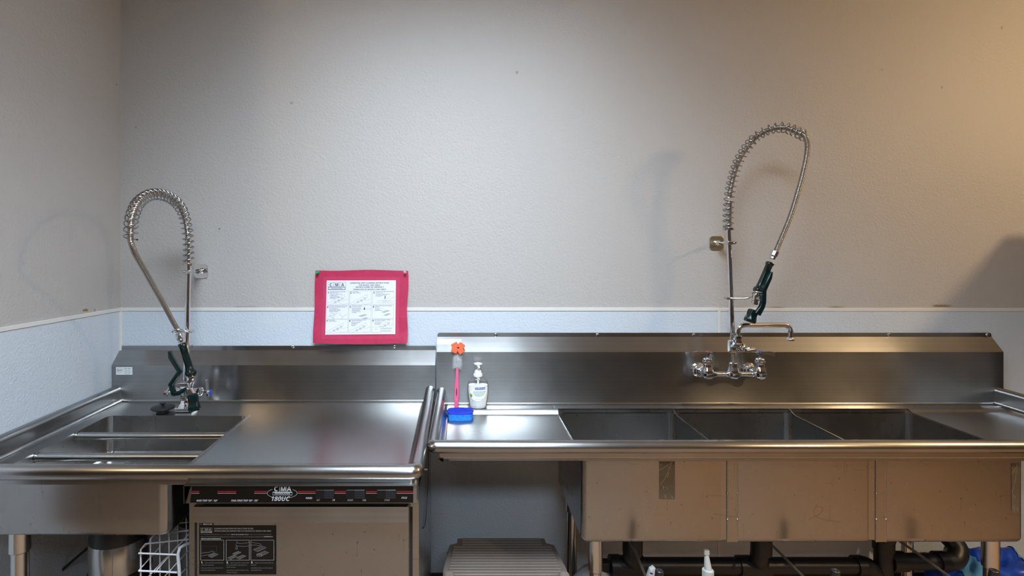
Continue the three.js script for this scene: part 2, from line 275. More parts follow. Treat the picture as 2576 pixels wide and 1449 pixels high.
function pendant(L, label, shaded) {
  const t = thing('pendant_lamp', label, 'lamp', [L.x, L.y, L.z]);
  part('cord', rod(V(0, 0.11, 0), V(0, CEIL - L.y, 0), 0.004, 8), M.black, t);
  part('socket', lathe([[0, 0.12], [0.02, 0.12], [0.024, 0.10], [0.024, 0.06], [0.018, 0.05], [0, 0.05]], 20), M.chromeDull, t);
  if (shaded) part('shade', lathe([[0.024, 0.10], [0.05, 0.095], [0.09, 0.06], [0.12, 0.0], [0.135, -0.07], [0.145, -0.125], [0.148, -0.125], [0.138, -0.07], [0.123, 0.0], [0.093, 0.063], [0.052, 0.099], [0.024, 0.104]], 40), std(lin(0.05, 0.05, 0.05), 0.4), t);
  part('bulb', ball(V(0, 0, 0), 0.055), std(0x201810, 0.4, 0, { emissive: WARM, emissiveIntensity: 3 }), t);
  const l = new THREE.PointLight(WARM, L.power, 0, 2); l.position.set(L.x, L.y, L.z); l.castShadow = true; l.shadow.radius = 3.0; l.name = 'pendant_lamp_glow'; scene.add(l);
}
pendant(LAMP_R, 'warm round pendant lamp beyond the end of the three bowl sink');
pendant(LAMP_R2, 'warm pendant lamp with a deep black shade over the aisle beyond the storage cabinet', true);
pendant(LAMP_L, 'warm round pendant lamp beyond the wing wall');
{ // tall cabinet beyond the right end of the frame; its shade falls on the back wall
  const t = thing('storage_cabinet', 'tall steel storage cabinet beyond the end of the sink', 'cabinet', [2.40, 0, 0.33]);
  part('body', span(0, 0.75, 0.1, 1.70, 0, 0.45, 0.004), M.galv, t);
  for (const x of [0.01, 0.38]) { const d = part('door', span(x, x + 0.36, 0.12, 1.68, 0.45, 0.466, 0.003), M.galv, t); part('door_handle', span(x < 0.2 ? 0.33 : 0.41, x < 0.2 ? 0.342 : 0.422, 0.95, 1.15, 0.466, 0.48, 0.003), M.chromeDull, d); }
  for (const [x, z] of [[0.04, 0.03], [0.71, 0.03], [0.04, 0.42], [0.71, 0.42]]) part('leg', rod(V(x, 0, z), V(x, 0.1, z), 0.015), M.black, t);
}

// ---------------------------------------------------------------- shared sink parts
function screwsOn(parent, list) { for (const p of list) { const m = part('screw', [turned([[0, 0.004], [0.0035, 0.0036], [0.0062, 0.002], [0.0072, 0], [0.0072, -0.002]], p, V(0, 0, 1), 16)], M.chromeDull, parent); part('screw_recess', turned([[0, 0.0001], [0.0026, 0]], p.clone().add(V(0, 0, 0.0041)), V(0, 0, 1), 6), M.blackMatt, m); } }
function footedLeg(parent, x, z, yt, ys, r = 0.0195, foot = true) {
  const l = part('leg', rod(V(x, 0.06, z), V(x, ys + 0.01, z), r, 28), M.leg, parent);
  part('leg_socket', [rod(V(x, ys, z), V(x, yt, z), r + 0.0045, 28), rod(V(x, ys - 0.004, z), V(x, ys, z), r + 0.0015, 28, r + 0.0045)], M.leg, l);
  if (foot) part('foot', turned([[0, 0], [0.028, 0], [0.028, 0.01], [0.016, 0.03], [0.016, 0.065], [0, 0.065]], V(x, 0, z), V(0, 1, 0)), M.black, l);
}
function splash(x0, x1, yl, yl2, yf, yd, zf) {                    // body of a backsplash: slanted top, upright face, cove to the deck
  const c = 0.012, poly = [[0.004, yd - 0.004], [0.004, yl2], [0.010, yl2], [zf, yf], [zf, yd + c], ...arc(zf + c, yd + c, c, 195, 270).map(p => p), [zf + c, yd - 0.004]];
  return extrudeX(poly, x0, x1, 0.45);
}

// ---------------------------------------------------------------- dish table on the left
const dishTable = thing('dish_table', 'stainless steel dish table with a small pre-rinse sink and two rack bars', 'table');
const TD = 0.845, tTilt = (x, z) => -0.025 * Math.max(0, z - 0.06);
{
  const t = dishTable, xl = -1.4145, xr = -0.117, zf = 0.798;
  part('rolled_rim', sweepRim(rimProfile(0.0195, 0.064, 0.016, 0.0115), [[xl, 0.058], [xl, zf], [-0.106, zf], [xr, 0.058]], 0.035, (x, z) => TD + tTilt(x, z)), M.steelRoll, t);
  const deck = new THREE.Shape([[xl + 0.052, 0.07], [xr - 0.052, 0.07], [-0.106 - 0.052, zf - 0.052], [xl + 0.052, zf - 0.052]].map(([x, z]) => new THREE.Vector2(x, -z)));
  const BX0 = -1.313, BX1 = -0.802, BZ0 = 0.222, BZ1 = 0.730;
  const hole = new THREE.Path(); rrect(BX0 - 0.001, BX1 + 0.001, -BZ1 - 0.001, -BZ0 + 0.001, 0.022).forEach(([x, y], i) => i ? hole.lineTo(x, y) : hole.moveTo(x, y)); deck.holes.push(hole);
  const dg = new THREE.ExtrudeGeometry(deck, { depth: 0.0022, bevelEnabled: false, curveSegments: 8 }); dg.rotateX(-Math.PI / 2); dg.translate(0, TD - 0.0022, 0);
  part('deck', uvBox(tilt(dg, tTilt)), M.steelDeck, t);
  const b = part('bowl', basin(BX0, BX1, BZ0, BZ1, TD - 0.0005, 0.697, 0.024, 0.022, 0.006, tTilt), M.steelFront, t); b.userData.label = 'shallow square pre-rinse bowl';
  part('drain_flange', turned([[0.055, 0.0], [0.045, 0.003], [0.04, 0.001], [0.0, 0.0006]], V(-1.11, 0.6985, 0.47), V(0, 1, 0), 32), M.chromeDull, b);
  for (const [z, y] of [[0.379, 0.822], [0.543, 0.816]]) part('rack_bar', [rod(V(BX0 + 0.001, y, z), V(BX1 - 0.001, y, z), 0.0127, 24), ...[BX0 + 0.003, BX1 - 0.003].map(x => rod(V(x - 0.002, y, z), V(x + 0.002, y, z), 0.0155, 24))], M.steelRoll, t);
  part('deck_seam', [new THREE.BoxGeometry(0.004, 0.003, 0.52).translate(BX1 + 0.008, 0, 0)].map(g => { g.translate(0, TD + 0.0006, 0.475); return uvBox(tilt(g, tTilt)); }), M.steel, t);
  const s = part('backsplash', splash(xl, xr, 1.06, 1.042, 0.991, TD, 0.058), M.steel, t);
  part('wall_flange', plate(rshape(XL + 0.006, xr, 1.028, 1.060, 0.003), 0.0025).translate(0, 0, 0.0065), M.steel, s);
  screwsOn(s, [482, 737, 992].map(px => P(px, 872, 0.0095)));
  footedLeg(t, -1.23, 0.70, 0.688, 0.622, 0.0205);
  footedLeg(t, -1.36, 0.13, 0.83, 0.70); footedLeg(t, -0.22, 0.13, 0.83, 0.70);
  const lab = canvasTex(240, 124, (g, w, h) => {
    g.fillStyle = '#dfe3e4'; g.fillRect(0, 0, w, h); g.strokeStyle = '#1a1c1e'; g.lineWidth = 3; g.beginPath(); g.arc(52, 54, 40, 0, 7); g.stroke();
    g.fillStyle = '#101214'; g.font = 'bold 34px sans-serif'; g.textAlign = 'center'; g.fillText('NSF', 52, 66); g.font = 'bold 24px sans-serif'; g.fillText('S.S.P. Inc.', 165, 34);
    g.font = '13px sans-serif'; g.fillStyle = '#4a4e50'; g.fillText('Fabricators', 165, 56); g.fillText('Stainless Products', 165, 72); g.fillText('(555) 765-4048', 165, 88); g.fillRect(105, 98, 120, 1.5); g.fillText('MADE IN USA', 165, 115);
  });
  const pl = new THREE.PlaneGeometry(0.066, 0.031).toNonIndexed(); const a = P(312.5, 933, 0.0586);
  part('maker_label', [pl.translate(a.x, a.y, a.z)], std(0xffffff, 0.5, 0, { map: lab }), s).userData.label = 'small white printed label';
}

// ---------------------------------------------------------------- three bowl sink on the right
const bigSink = thing('three_bowl_sink', 'stainless steel three bowl sink with drainboards and a tall backsplash', 'sink');
{
  const t = bigSink, xl = -0.111, xr = 2.164, zf = 0.631, D = 0.834, sl = (x, z) => -0.016 * Math.max(0, z - 0.06);
  part('rolled_rim', sweepRim(rimProfile(0.0185, 0.068, 0.012, 0), [[xl, 0.056], [xl, zf], [xr, zf], [xr, 0.056]], 0.03, (x, z) => D + sl(x, z)), M.steelRoll, t);
  const s = part('backsplash', splash(xl, xr, 1.113, 1.097, 1.044, D, 0.057), M.steel, t);
  part('wall_flange', plate(rshape(xl + 0.001, xr, 1.085, 1.1135, 0.009), 0.0025).translate(0, 0, 0.0068), M.steel, s);
  screwsOn(s, [1247, 1503, 1745, 2236, 2484].map(px => P(px, 842.5, 0.0098)));
  const bx = [[0.365, 0.8135], [0.8165, 1.2665], [1.2695, 1.735]], z0 = 0.113, z1 = 0.531, yb = 0.544, LOW = D - 0.016;
  // ledge behind the bowls and strip in front of them
  part('back_ledge', span(0.355, 1.735, D - 0.003, D, 0.066, z0), M.steelDeck, t);
  part('front_ledge', span(0.355, 1.735, D - 0.011, D - 0.008, z1, 0.585), M.steelDeck, t);
  const board = (x0, x1, y1, y2, name, cornerR) => {
    const q = [[0.066, D - 0.0005], [0.113, D - 0.002], [0.117, D - 0.004], [0.126, y1 + 0.002], [0.131, y1], [0.536, y2], [0.536, y2 - 0.003], [0.131, y1 - 0.003], [0.12, y1], [0.11, D - 0.006], [0.066, D - 0.004]];
    const g = part(name, extrudeX(q, x0, x1, 0.6), M.steelDeck, t); return g;
  };
  board(xl + 0.036, 0.3655, 0.8135, 0.812, 'drainboard'); board(1.7345, xr - 0.036, 0.823, 0.822, 'drainboard');
  part('apron', span(-0.058, 2.112, 0.8045, 0.862, 0.512, 0.553, 0.012), M.steelFront, t);
  part('bowl_collar', [span(0.365, 1.735, LOW - 0.002, D - 0.001, z0 - 0.003, z0), span(0.365, 1.735, LOW - 0.002, D - 0.009, z1, z1 + 0.0015)], M.steelFront, t);
  bx.forEach(([a, b], i) => {
    const m = part('bowl', basin(a, b, z0, z1, LOW, yb, 0.022, 0.018, 0.0013), M.steelFront, t);
    part('drain_flange', turned([[0.057, 0.0], [0.047, 0.003], [0.042, 0.001], [0.0, 0.0006]], V((a + b) / 2, yb + 0.002, 0.32), V(0, 1, 0), 32), M.chromeDull, m);
  });
  for (const x of [0.815, 1.268]) {                              // dividing edges, rising to the ledge at either end
    const w = new THREE.Shape(); w.moveTo(-z0, D - 0.001); w.bezierCurveTo(-z0 - 0.02, D - 0.001, -z0 - 0.016, LOW + 0.002, -z0 - 0.045, LOW + 0.0012); w.lineTo(-z1 + 0.045, LOW + 0.0012); w.bezierCurveTo(-z1 + 0.016, LOW + 0.002, -z1 + 0.02, D - 0.009, -z1, D - 0.009); w.lineTo(-z1, LOW - 0.006); w.lineTo(-z0, LOW - 0.006);
    const g = new THREE.ExtrudeGeometry(w, { depth: 0.0036, bevelEnabled: false, curveSegments: 10 }); g.rotateY(Math.PI / 2); g.translate(x - 0.0018, 0, 0); part('divider', uvBox(g), M.steel, t);
  }
  for (const [a, b] of [[0.8115, 0.846], [1.2715, 1.305]]) {      // upright cover strips with beaded edges
    const m = part('joint_strip', [span(a - 0.021, b + 0.002, yb + 0.012, 0.812, z1 - 0.004, z1 + 0.0009), span(a + 0.003, b - 0.003, yb + 0.006, 0.812, z1 + 0.0009, z1 + 0.0035, 0.001)], M.steelFront, t);
    for (const x of [a + 0.002, b - 0.002]) part('bead', [rod(V(x, yb + 0.006, z1 + 0.0022), V(x, 0.811, z1 + 0.0022), 0.0022, 10), ...[0.62, 0.70].map(y => ball(V(x, y, z1 + 0.003), 0.0034))], M.steelFront, m);
  }
  footedLeg(t, 0.434, 0.42, yb - 0.001, 0.395, 0.0185); footedLeg(t, 1.742, 0.42, yb - 0.001, 0.405, 0.0185);
  footedLeg(t, 0.41, 0.16, yb - 0.001, 0.46, 0.0185); footedLeg(t, 1.69, 0.16, yb - 0.001, 0.46, 0.0185);
  const tapeMap = canvasTex(160, 380, (g, w, h) => {
    g.fillStyle = '#6e6658'; g.fillRect(0, 0, w, h); for (let i = 0; i < 160; i++) { g.globalAlpha = 0.12; g.fillStyle = rnd() < 0.5 ? '#5b5448' : '#83796a'; g.fillRect(rnd() * w, rnd() * h, 10 + rnd() * 30, 4 + rnd() * 30); }
    g.globalAlpha = 0.85; g.strokeStyle = '#b3a28e'; g.lineWidth = 5; g.beginPath(); g.moveTo(0, 90); g.lineTo(90, 35); g.lineTo(135, 0); g.moveTo(130, 10); g.lineTo(60, 170); g.lineTo(10, 240); g.moveTo(100, 110); g.lineTo(82, 160); g.moveTo(40, 240); g.lineTo(44, 275); g.lineTo(52, 250); g.moveTo(70, 255); g.lineTo(88, 275); g.moveTo(60, 330); g.lineTo(72, 378); g.moveTo(120, 345); g.lineTo(140, 370); g.moveTo(0, 20); g.lineTo(30, 40); g.stroke();
  });
  const tm = std(0xffffff, 0.45, 0.55, { map: tapeMap }), sticker = (px0, px1, py0, py1, z, name) => { const g = new THREE.BoxGeometry(X(px1, z) - X(px0, z), Y(py0, z) - Y(py1, z), 0.0004); const a = P((px0 + px1) / 2, (py0 + py1) / 2, z); g.translate(a.x, a.y, a.z); g.rotateZ(0); return part(name, g, tm, t); };
  sticker(1658, 1698, 1161, 1256, 0.5327, 'tape_remnant').userData.label = 'torn strip of old clear tape'; sticker(1669, 1709, 1140, 1151, 0.5535, 'tape_remnant').userData.label = 'small torn piece of old tape'; sticker(2544, 2563, 1166, 1287, 0.5327, 'tape_remnant').userData.label = 'old tape peeling at the end bowl';
  const lab = canvasTex(512, 150, (g, w, h) => {
    g.fillStyle = '#f3f6f8'; g.fillRect(0, 0, w, h); g.fillStyle = '#7b93a8'; g.font = '26px sans-serif'; g.fillText('MODEL', 12, 30); g.fillText('FCS-1818', 60, 62); g.fillText('ITEM', 12, 96); g.fillText('For commercial use, tested to standard 2', 12, 130);
    g.strokeStyle = '#1d8ec0'; g.lineWidth = 5; g.beginPath(); g.ellipse(440, 52, 48, 34, 0, 0, 7); g.stroke(); g.fillStyle = '#1d8ec0'; g.font = 'bold 34px sans-serif'; g.textAlign = 'center'; g.fillText('NSF', 440, 64);
  });
  const a = P(1130, 855, 0.028), pg = new THREE.PlaneGeometry(0.10, 0.024).rotateX(-0.7255).translate(a.x, 1.0795, 0.0262); part('maker_label', pg, std(0xffffff, 0.4, 0, { map: lab }), s).userData.label = 'pale printed label with blue mark';
  for (const [x, gx] of [[0.568, 0.551], [1.043, 1.049], [1.496, 1.497]]) { // waste levers with black grips
    const lv = part('waste_lever', bent([V(x, 0.452, 0.33), V(x, 0.452, 0.42), V(gx, 0.438, 0.655), V(gx, 0.46, 0.66)], 0.0042, 0.012, 40, 10), M.galv, t);
    part('grip', [rod(V(gx - 0.004, 0.445, 0.658), V(gx, 0.546, 0.672), 0.0115, 18), ball(V(gx, 0.546, 0.672), 0.0115, 1, 0.45, 1)], M.black, lv);
    part('waste_body', turned([[0.05, 0], [0.05, -0.012], [0.033, -0.02], [0.03, -0.06], [0.022, -0.06]], V((x < 0.7 ? 0.59 : x < 1.2 ? 1.0415 : 1.4975), yb - 0.002, 0.32), V(0, 1, 0)), M.chromeDull, lv);
  }
}

// ---------------------------------------------------------------- dishwasher under the dish table
{
  const t = thing('undercounter_dishwasher', 'stainless steel undercounter dishwasher with black control strip', 'dishwasher');
  const x0 = -0.728, x1 = -0.1195, zb = 0.765, zd = 0.772;
  part('body', [span(x0, x1, 0.12, 0.808, 0.27, zb, 0.003)], M.steelFront, t);
  for (const [x, z] of [[x0 + 0.05, 0.33], [x1 - 0.05, 0.33], [x0 + 0.05, 0.70], [x1 - 0.05, 0.70]]) part('foot', turned([[0, 0], [0.022, 0], [0.022, 0.012], [0.012, 0.02], [0.012, 0.12], [0, 0.12]], V(x, 0, z), V(0, 1, 0)), M.black, t);
  for (const [a, b] of [[490, 497], [1030, 1038]]) part('door_gasket', span(X(a, zb), X(b, zb), 0.14, Y(1275, zb), zb, zb + 0.001), M.gasket, t);
  const door = part('door', span(X(499, zb), X(1029, zb), 0.15, Y(1272, zb), zb, zb + 0.008, 0.002), M.steelFront, t);
  const hz = 0.795, hx0 = X(487, hz), hx1 = X(1027, hz), hy0 = Y(1314.5, hz), hy1 = Y(1273, hz);
  part('handle', [plate(rshape(hx0, hx1, hy0, hy1, 0.004), 0.0018).translate(0, 0, hz - 0.0018), span(hx0, hx1, hy1 - 0.002, hy1, zb + 0.006, hz)].map(uvBox), M.steel, door).userData.label = 'full width folded steel door pull';
  const decal = canvasTex(776, 496, (g, w, h) => {
    g.fillStyle = '#060606'; g.fillRect(0, 0, w, h); g.strokeStyle = '#b9bbbd'; g.fillStyle = '#c4c6c8';
    g.lineWidth = 3; g.strokeRect(16, 26, 114, 34); g.font = 'bold 34px sans-serif'; g.fillText('C', 22, 55); g.fillText('M', 58, 55); g.fillText('A', 98, 55); g.fillRect(52, 26, 2, 34); g.fillRect(92, 26, 2, 34); g.fillRect(16, 64, 114, 12); g.fillStyle = '#060606'; g.font = 'bold 10px sans-serif'; g.fillText('DISHMACHINES', 30, 74);
    g.fillStyle = '#c4c6c8'; g.font = 'bold 19px sans-serif'; g.fillText('CLEANING INSTRUCTIONS FOR 180-UC SCRAP FILTERS', 150, 40, 395); g.font = 'italic bold 19px sans-serif'; g.fillText('INSTRUCCIONES DE LIMPIEZA PARA LOS CEDAZOS DE EL MODELO CMA-180UC', 150, 64, 575);
    g.font = '15px sans-serif'; g.fillStyle = '#8e9092'; g.fillText('FOR OPTIMUM PERFORMANCE ALL (3) SCREENS', 16, 98, 300); g.fillText('AND PLACED BACK INTO POSITION.', 505, 98, 225); g.fillText('PARA EL FUNCIONAMIENTO OPTIMO DE ESTA UNIDAD, EL FILTRO Y LOS DOS CEDAZOS DEBERAN SER', 16, 122, 630);
    g.fillStyle = '#d0d2d4'; g.font = 'bold 15px sans-serif'; g.fillText('MUST BE CLEANED DAILY', 322, 98, 178); g.fillText('LIMPIADOS Y', 650, 120, 92); g.font = 'italic bold 15px sans-serif'; g.fillText('REINSTALADOS DIARIAMENTE.', 16, 142, 205);
    const pan = (x, k) => {
      g.lineWidth = 3; g.strokeStyle = '#b9bbbd'; g.strokeRect(x, 150, 232, 202); g.lineWidth = 2; g.strokeStyle = '#9fa1a3'; g.save(); g.translate(x, 150);
      const tray = (a, b, s) => { g.beginPath(); g.moveTo(a, b + 22 * s); g.lineTo(a + 74 * s, b - 10 * s); g.lineTo(a + 110 * s, b + 4 * s); g.lineTo(a + 36 * s, b + 40 * s); g.closePath(); g.stroke(); for (let i = 1; i < 7; i++) { g.beginPath(); g.moveTo(a + i * 11 * s, b + (22 - i * 4.6) * s); g.lineTo(a + 36 * s + i * 10 * s, b + (40 - i * 5) * s); g.stroke(); } };
      if (k === 0) { g.beginPath(); g.moveTo(0, 132); g.quadraticCurveTo(70, 126, 96, 118); g.quadraticCurveTo(112, 100, 128, 116); g.quadraticCurveTo(134, 130, 112, 138); g.quadraticCurveTo(70, 152, 0, 160); g.stroke(); tray(76, 140, 0.9); g.globalAlpha = 0.35; g.strokeRect(10, 60, 150, 60); g.globalAlpha = 1; }
      if (k === 1) { g.beginPath(); g.moveTo(232, 22); g.quadraticCurveTo(160, 40, 122, 30); g.quadraticCurveTo(96, 22, 98, 48); g.quadraticCurveTo(104, 66, 130, 58); g.quadraticCurveTo(180, 70, 232, 56); g.moveTo(106, 4); g.lineTo(112, 30); g.moveTo(100, 60); g.lineTo(94, 90); g.lineTo(114, 90); g.lineTo(108, 62); g.stroke(); tray(62, 120, 0.8); tray(14, 160, 0.85); tray(100, 158, 0.9); }
      if (k === 2) { g.beginPath(); g.moveTo(0, 20); g.quadraticCurveTo(60, 30, 84, 36); g.quadraticCurveTo(104, 36, 102, 52); g.quadraticCurveTo(80, 60, 60, 52); g.quadraticCurveTo(30, 48, 0, 50); g.stroke(); tray(24, 70, 1.2); tray(60, 120, 1.1); g.strokeRect(60, 140, 50, 22); }
      g.restore(); g.fillStyle = '#f0f0f0'; g.font = 'bold 26px sans-serif'; g.fillText((k + 1) + '.', x + 2, 384); g.fillStyle = '#8e9092'; g.font = '14px sans-serif';
      const tx = [['Hand remove scrap filter from', 'inside the scrap tank.', 'Remueva el filtro de el interior de el', 'tanque de desperdicios.'], ['Wash scrap filter, scrap screen', 'and scrap basket under faucet or', 'the Rinse Hose.', 'Lave el filtro y los dos cedazos con el', 'rociador de agua.'], ['Replace all (3) screens back into', 'position.', 'Reinstale el filtro y los dos cedazos', 'apropiadamente.']][k];
      tx.forEach((s, i) => g.fillText(s, x + (i ? 2 : 42), 384 + i * 22 + (i > (k === 1 ? 2 : 1) ? 8 : 0), i ? 222 : 188));
    };
    pan(16, 0); pan(272, 1); pan(520, 2);
  });
  const dz = zb + 0.0083, sheet = (p0, p1, q0, q1, z, map, name, par, o = {}) => { const g = new THREE.PlaneGeometry(X(p1, z) - X(p0, z), Y(q0, z) - Y(q1, z)); const a = P((p0 + p1) / 2, (q0 + q1) / 2, z); g.translate(a.x, a.y, a.z); return part(name, g, std(0xffffff, 0.3, 0, { map, ...o }), par); };
  sheet(501, 695, 1321.5, 1445, dz, decal, 'instruction_decal', door).userData.label = 'black printed cleaning instruction decal';
  sheet(501, 537, 1316, 1321, dz, canvasTex(144, 22, (g, w, h) => { g.fillStyle = '#060606'; g.fillRect(0, 0, w, h); g.fillStyle = '#c8c8c8'; g.font = 'bold 13px sans-serif'; g.fillText('NO.', 6, 16); g.fillRect(40, 3, 92, 16); g.fillStyle = '#222'; g.fillText('L 036094', 58, 16); }), 'serial_tag', door);
  // control hood: thin visor with a recessed, tilted panel
  const fz = 0.802, vx0 = X(462, fz), vx1 = X(1051.5, fz), vy1 = Y(1221.5, fz), vy0 = Y(1267, fz);
  const hood = part('control_hood', [span(vx0, vx1, vy1 - 0.0012, vy1, 0.765, fz), span(vx0, vx0 + 0.0012, vy0, vy1, 0.765, fz), span(vx1 - 0.0012, vx1, vy0, vy1, 0.765, fz), span(vx0 + 0.004, vx1 - 0.004, vy0, vy0 + 0.0015, 0.765, fz - 0.002)], M.steel, t);
  const q = rshape(0, 1, 0, 1, 0.001); void q;
  const py1 = vy1 - 0.002, py0 = vy0 + 0.002, zt = fz - 0.0035, zo = fz - 0.0012, px0 = X(478, fz), px1 = X(1039.5, fz);
  const quad = (a, b, c, d, uv) => { const g = new THREE.BufferGeometry(); g.setAttribute('position', new THREE.Float32BufferAttribute([...a, ...b, ...c, ...a, ...c, ...d], 3)); g.setAttribute('uv', new THREE.Float32BufferAttribute([0, 0, 1, 0, 1, 1, 0, 0, 1, 1, 0, 1], 2)); g.computeVertexNormals(); return g; };
  const pm = canvasTex(2048, 152, (g, w, h) => {
    g.fillStyle = '#050505'; g.fillRect(0, 0, w, h); const k = w / (2265 - 155), u = x => (x - 155) * k, v = y => (y - 275) * h / 165;
    for (const [a, b] of [[160, 238], [410, 588], [758, 880], [1172, 1340], [1518, 1628], [1816, 1924], [2106, 2265]]) { g.fillStyle = '#780c16'; g.fillRect(u(a), v(326), (b - a) * k, 13); g.fillStyle = '#7c7e7c'; g.fillRect(u(a), v(347), (b - a) * k, 5); }
    g.strokeStyle = '#8b8d90'; g.lineWidth = 4; g.beginPath(); g.ellipse(u(1023), v(348), 142 * k, 46, 0, 0, 7); g.stroke();
    g.fillStyle = '#050505'; g.fillRect(u(930), v(280), 190 * k, 84); g.fillStyle = '#b4b6ba'; g.font = 'bold 58px sans-serif'; g.fillText('C', u(944), v(328)); g.fillText('M', u(1005), v(328)); g.fillText('A', u(1068), v(328)); g.fillRect(u(996), v(282), 4, 46); g.fillRect(u(1060), v(282), 4, 46); g.fillRect(u(935), v(334), 182 * k, 5); g.font = 'bold 20px sans-serif'; g.fillText('DISHMACHINES', u(950), v(358), 150 * k); g.strokeStyle = '#b4b6ba'; g.lineWidth = 3; g.strokeRect(u(935), v(340), 182 * k, 24);
    g.fillStyle = '#a4a6aa'; g.font = 'italic bold 58px sans-serif'; g.fillText('180UC', u(912), v(424), 212 * k);
    g.fillStyle = '#aeb0b2'; g.font = 'italic bold 24px sans-serif'; for (const [s, x, y, l] of [['WASH TEMP 150° - 160°', 212, 430, 200], ['FINAL RINSE TEMP 180° - 195°', 540, 430, 255], ['POWER', 1245, 406, 62], ['OFF', 1348, 424, 32], ['ON', 1496, 424, 26], ['DRAIN', 1640, 424, 54], ['FILL', 1782, 424, 36], ['START', 1990, 424, 54], ['CYCLE', 2150, 402, 55]]) g.fillText(s, u(x), v(y), l * k);
  });
  const panel = part('control_panel', quad([px0, py0, zo], [px1, py0, zo], [px1, py1, zt], [px0, py1, zt]), std(0xffffff, 0.22, 0, { map: pm }), hood); panel.userData.label = 'black printed control strip with red lines';
  part('panel_cheek', quad([vx0 + 0.006, py0, zo], [px0, py0, zo + 0.0008], [px0 + 0.004, py1, zt + 0.0008], [px0 - 0.002, py1, zt - 0.003]), M.steel, hood);
  part('panel_cheek', quad([px1, py0, zo + 0.0005], [vx1 - 0.003, py0, zo], [vx1 - 0.003, py1, zt], [px1, py1, zt + 0.0005]), M.steel, hood);
  const dots = canvasTex(96, 96, (g) => { g.fillStyle = '#0c0d0f'; g.fillRect(0, 0, 96, 96); g.fillStyle = '#1d2226'; g.fillRect(46, 0, 50, 96); g.fillStyle = '#07080a'; for (let i = 0; i < 3; i++) for (let j = 0; j < 3; j++) { g.beginPath(); g.arc(56 + i * 15, 24 + j * 24, 5, 0, 7); g.fill(); } });
  for (const [a, b] of [[794, 840], [870, 918], [948, 996]]) { const r = new RoundedBoxGeometry(X(b, fz) - X(a, fz), 0.022, 0.005, 2, 0.0015); r.rotateX(-0.06); r.translate((X(a, fz) + X(b, fz)) / 2, (py0 + py1) / 2 + 0.001, (zt + zo) / 2 + 0.001); part('rocker_switch', r, std(0xffffff, 0.35, 0, { map: dots }), panel); }
  part('side_knob', [turned([[0, 0.012], [0.007, 0.011], [0.009, 0], [0, 0]], V(x1, 0.80, 0.60), V(1, 0, 0)), ], M.black, t);
  part('cord', tube([V(x1 + 0.003, 0.81, 0.45), V(x1 + 0.004, 0.74, 0.47), V(x1 + 0.004, 0.66, 0.55), V(x1 + 0.003, 0.64, 0.60), V(x1 + 0.002, 0.66, 0.66)], 0.0013, 50, 8), M.black, t);
}

// ---------------------------------------------------------------- pre-rinse faucets
function ribbon(pts, half, depth, bevel) {                        // flat bar of given half widths along a path in its own plane
  const l = [], r = [];
  pts.forEach((p, i) => { const a = pts[Math.max(0, i - 1)], b = pts[Math.min(pts.length - 1, i + 1)]; const d = new THREE.Vector2(b.x - a.x, b.y - a.y).normalize(); const h = half[i]; l.push(new THREE.Vector2(p.x - d.y * h, p.y + d.x * h)); r.push(new THREE.Vector2(p.x + d.y * h, p.y - d.x * h)); });
  const s = new THREE.Shape([...l, ...r.reverse()]); const g = plate(s, depth, bevel); g.translate(0, 0, pts[0].z - depth / 2); return soft(g, 0.6);
}
function hexNut(o, dir, r, h) { return turned([[0, 0], [r * 0.93, 0], [r, h * 0.15], [r, h * 0.85], [r * 0.93, h], [0, h]], o, dir, 6); }
const roundPlate = (o, w, d) => plate(rshape(-w / 2, w / 2, -w / 2, w / 2, w * 0.22), d - 0.002, 0.001).translate(o.x, o.y, o.z + 0.001);
function bracket(t, wallAt, riserAt, plateMat) {
  const b = part('wall_bracket', roundPlate(wallAt, 0.056, 0.005), plateMat, t);
  const d = riserAt.clone().sub(wallAt).normalize();
  part('bracket_arm', [rod(wallAt.clone().addScaledVector(d, 0.005), riserAt.clone().addScaledVector(d, -0.012), 0.0058, 18), turned([[0.013, 0], [0.013, 0.005], [0.010, 0.009], [0.010, 0.022], [0.008, 0.026], [0.0058, 0.03]], wallAt.clone().addScaledVector(d, 0.005), d, 20), hexNut(wallAt.clone().addScaledVector(d, 0.04), d, 0.0105, 0.012)], M.chrome, b);
  part('clamp', [new RoundedBoxGeometry(0.031, 0.013, 0.030, 3, 0.003).translate(riserAt.x, riserAt.y, riserAt.z), rod(riserAt.clone().add(V(0.012, 0, 0.014)), riserAt.clone().add(V(0.012, 0, 0.021)), 0.0035, 12), rod(riserAt.clone().add(V(-0.011, 0, 0.014)), riserAt.clone().add(V(-0.011, 0, 0.019)), 0.0035, 12)], M.chromeDull, b);
}
function sprayValve(t, o) {                                       // o: neck, collar, body, head start and end, lever points
  const v = part('spray_valve', o.body, M.chrome, t); v.userData.label = 'chrome squeeze valve body';
  const d = o.collar.clone().sub(o.neck), L = d.length();
  part('grip', turned([[0, 0], [0.0125, 0], [0.0145, 0.003], [0.0145, 0.009], [0.0122, 0.012], [0.0118, L * 0.35], [0.0125, L * 0.7], [0.0135, L - 0.019], [0.0175, L - 0.015], [0.0185, L - 0.008], [0.0165, L], [0, L]], o.neck, d), M.green, v);
  const h = o.head1.clone().sub(o.head0), H = h.length();
  part('spray_head', turned([[0, 0], [0.012, 0], [0.0175, H * 0.06], [0.0185, H * 0.3], [0.0175, H * 0.5], [0.0205, H * 0.72], [0.0215, H * 0.88], [0.019, H], [0.015, H * 0.94], [0, H * 0.9]], o.head0, h), M.green, v);
  part('squeeze_lever', ribbon(o.lever, o.half, 0.011, 0.0022), M.green, v).userData.label = 'dark green squeeze lever';
  return v;
}
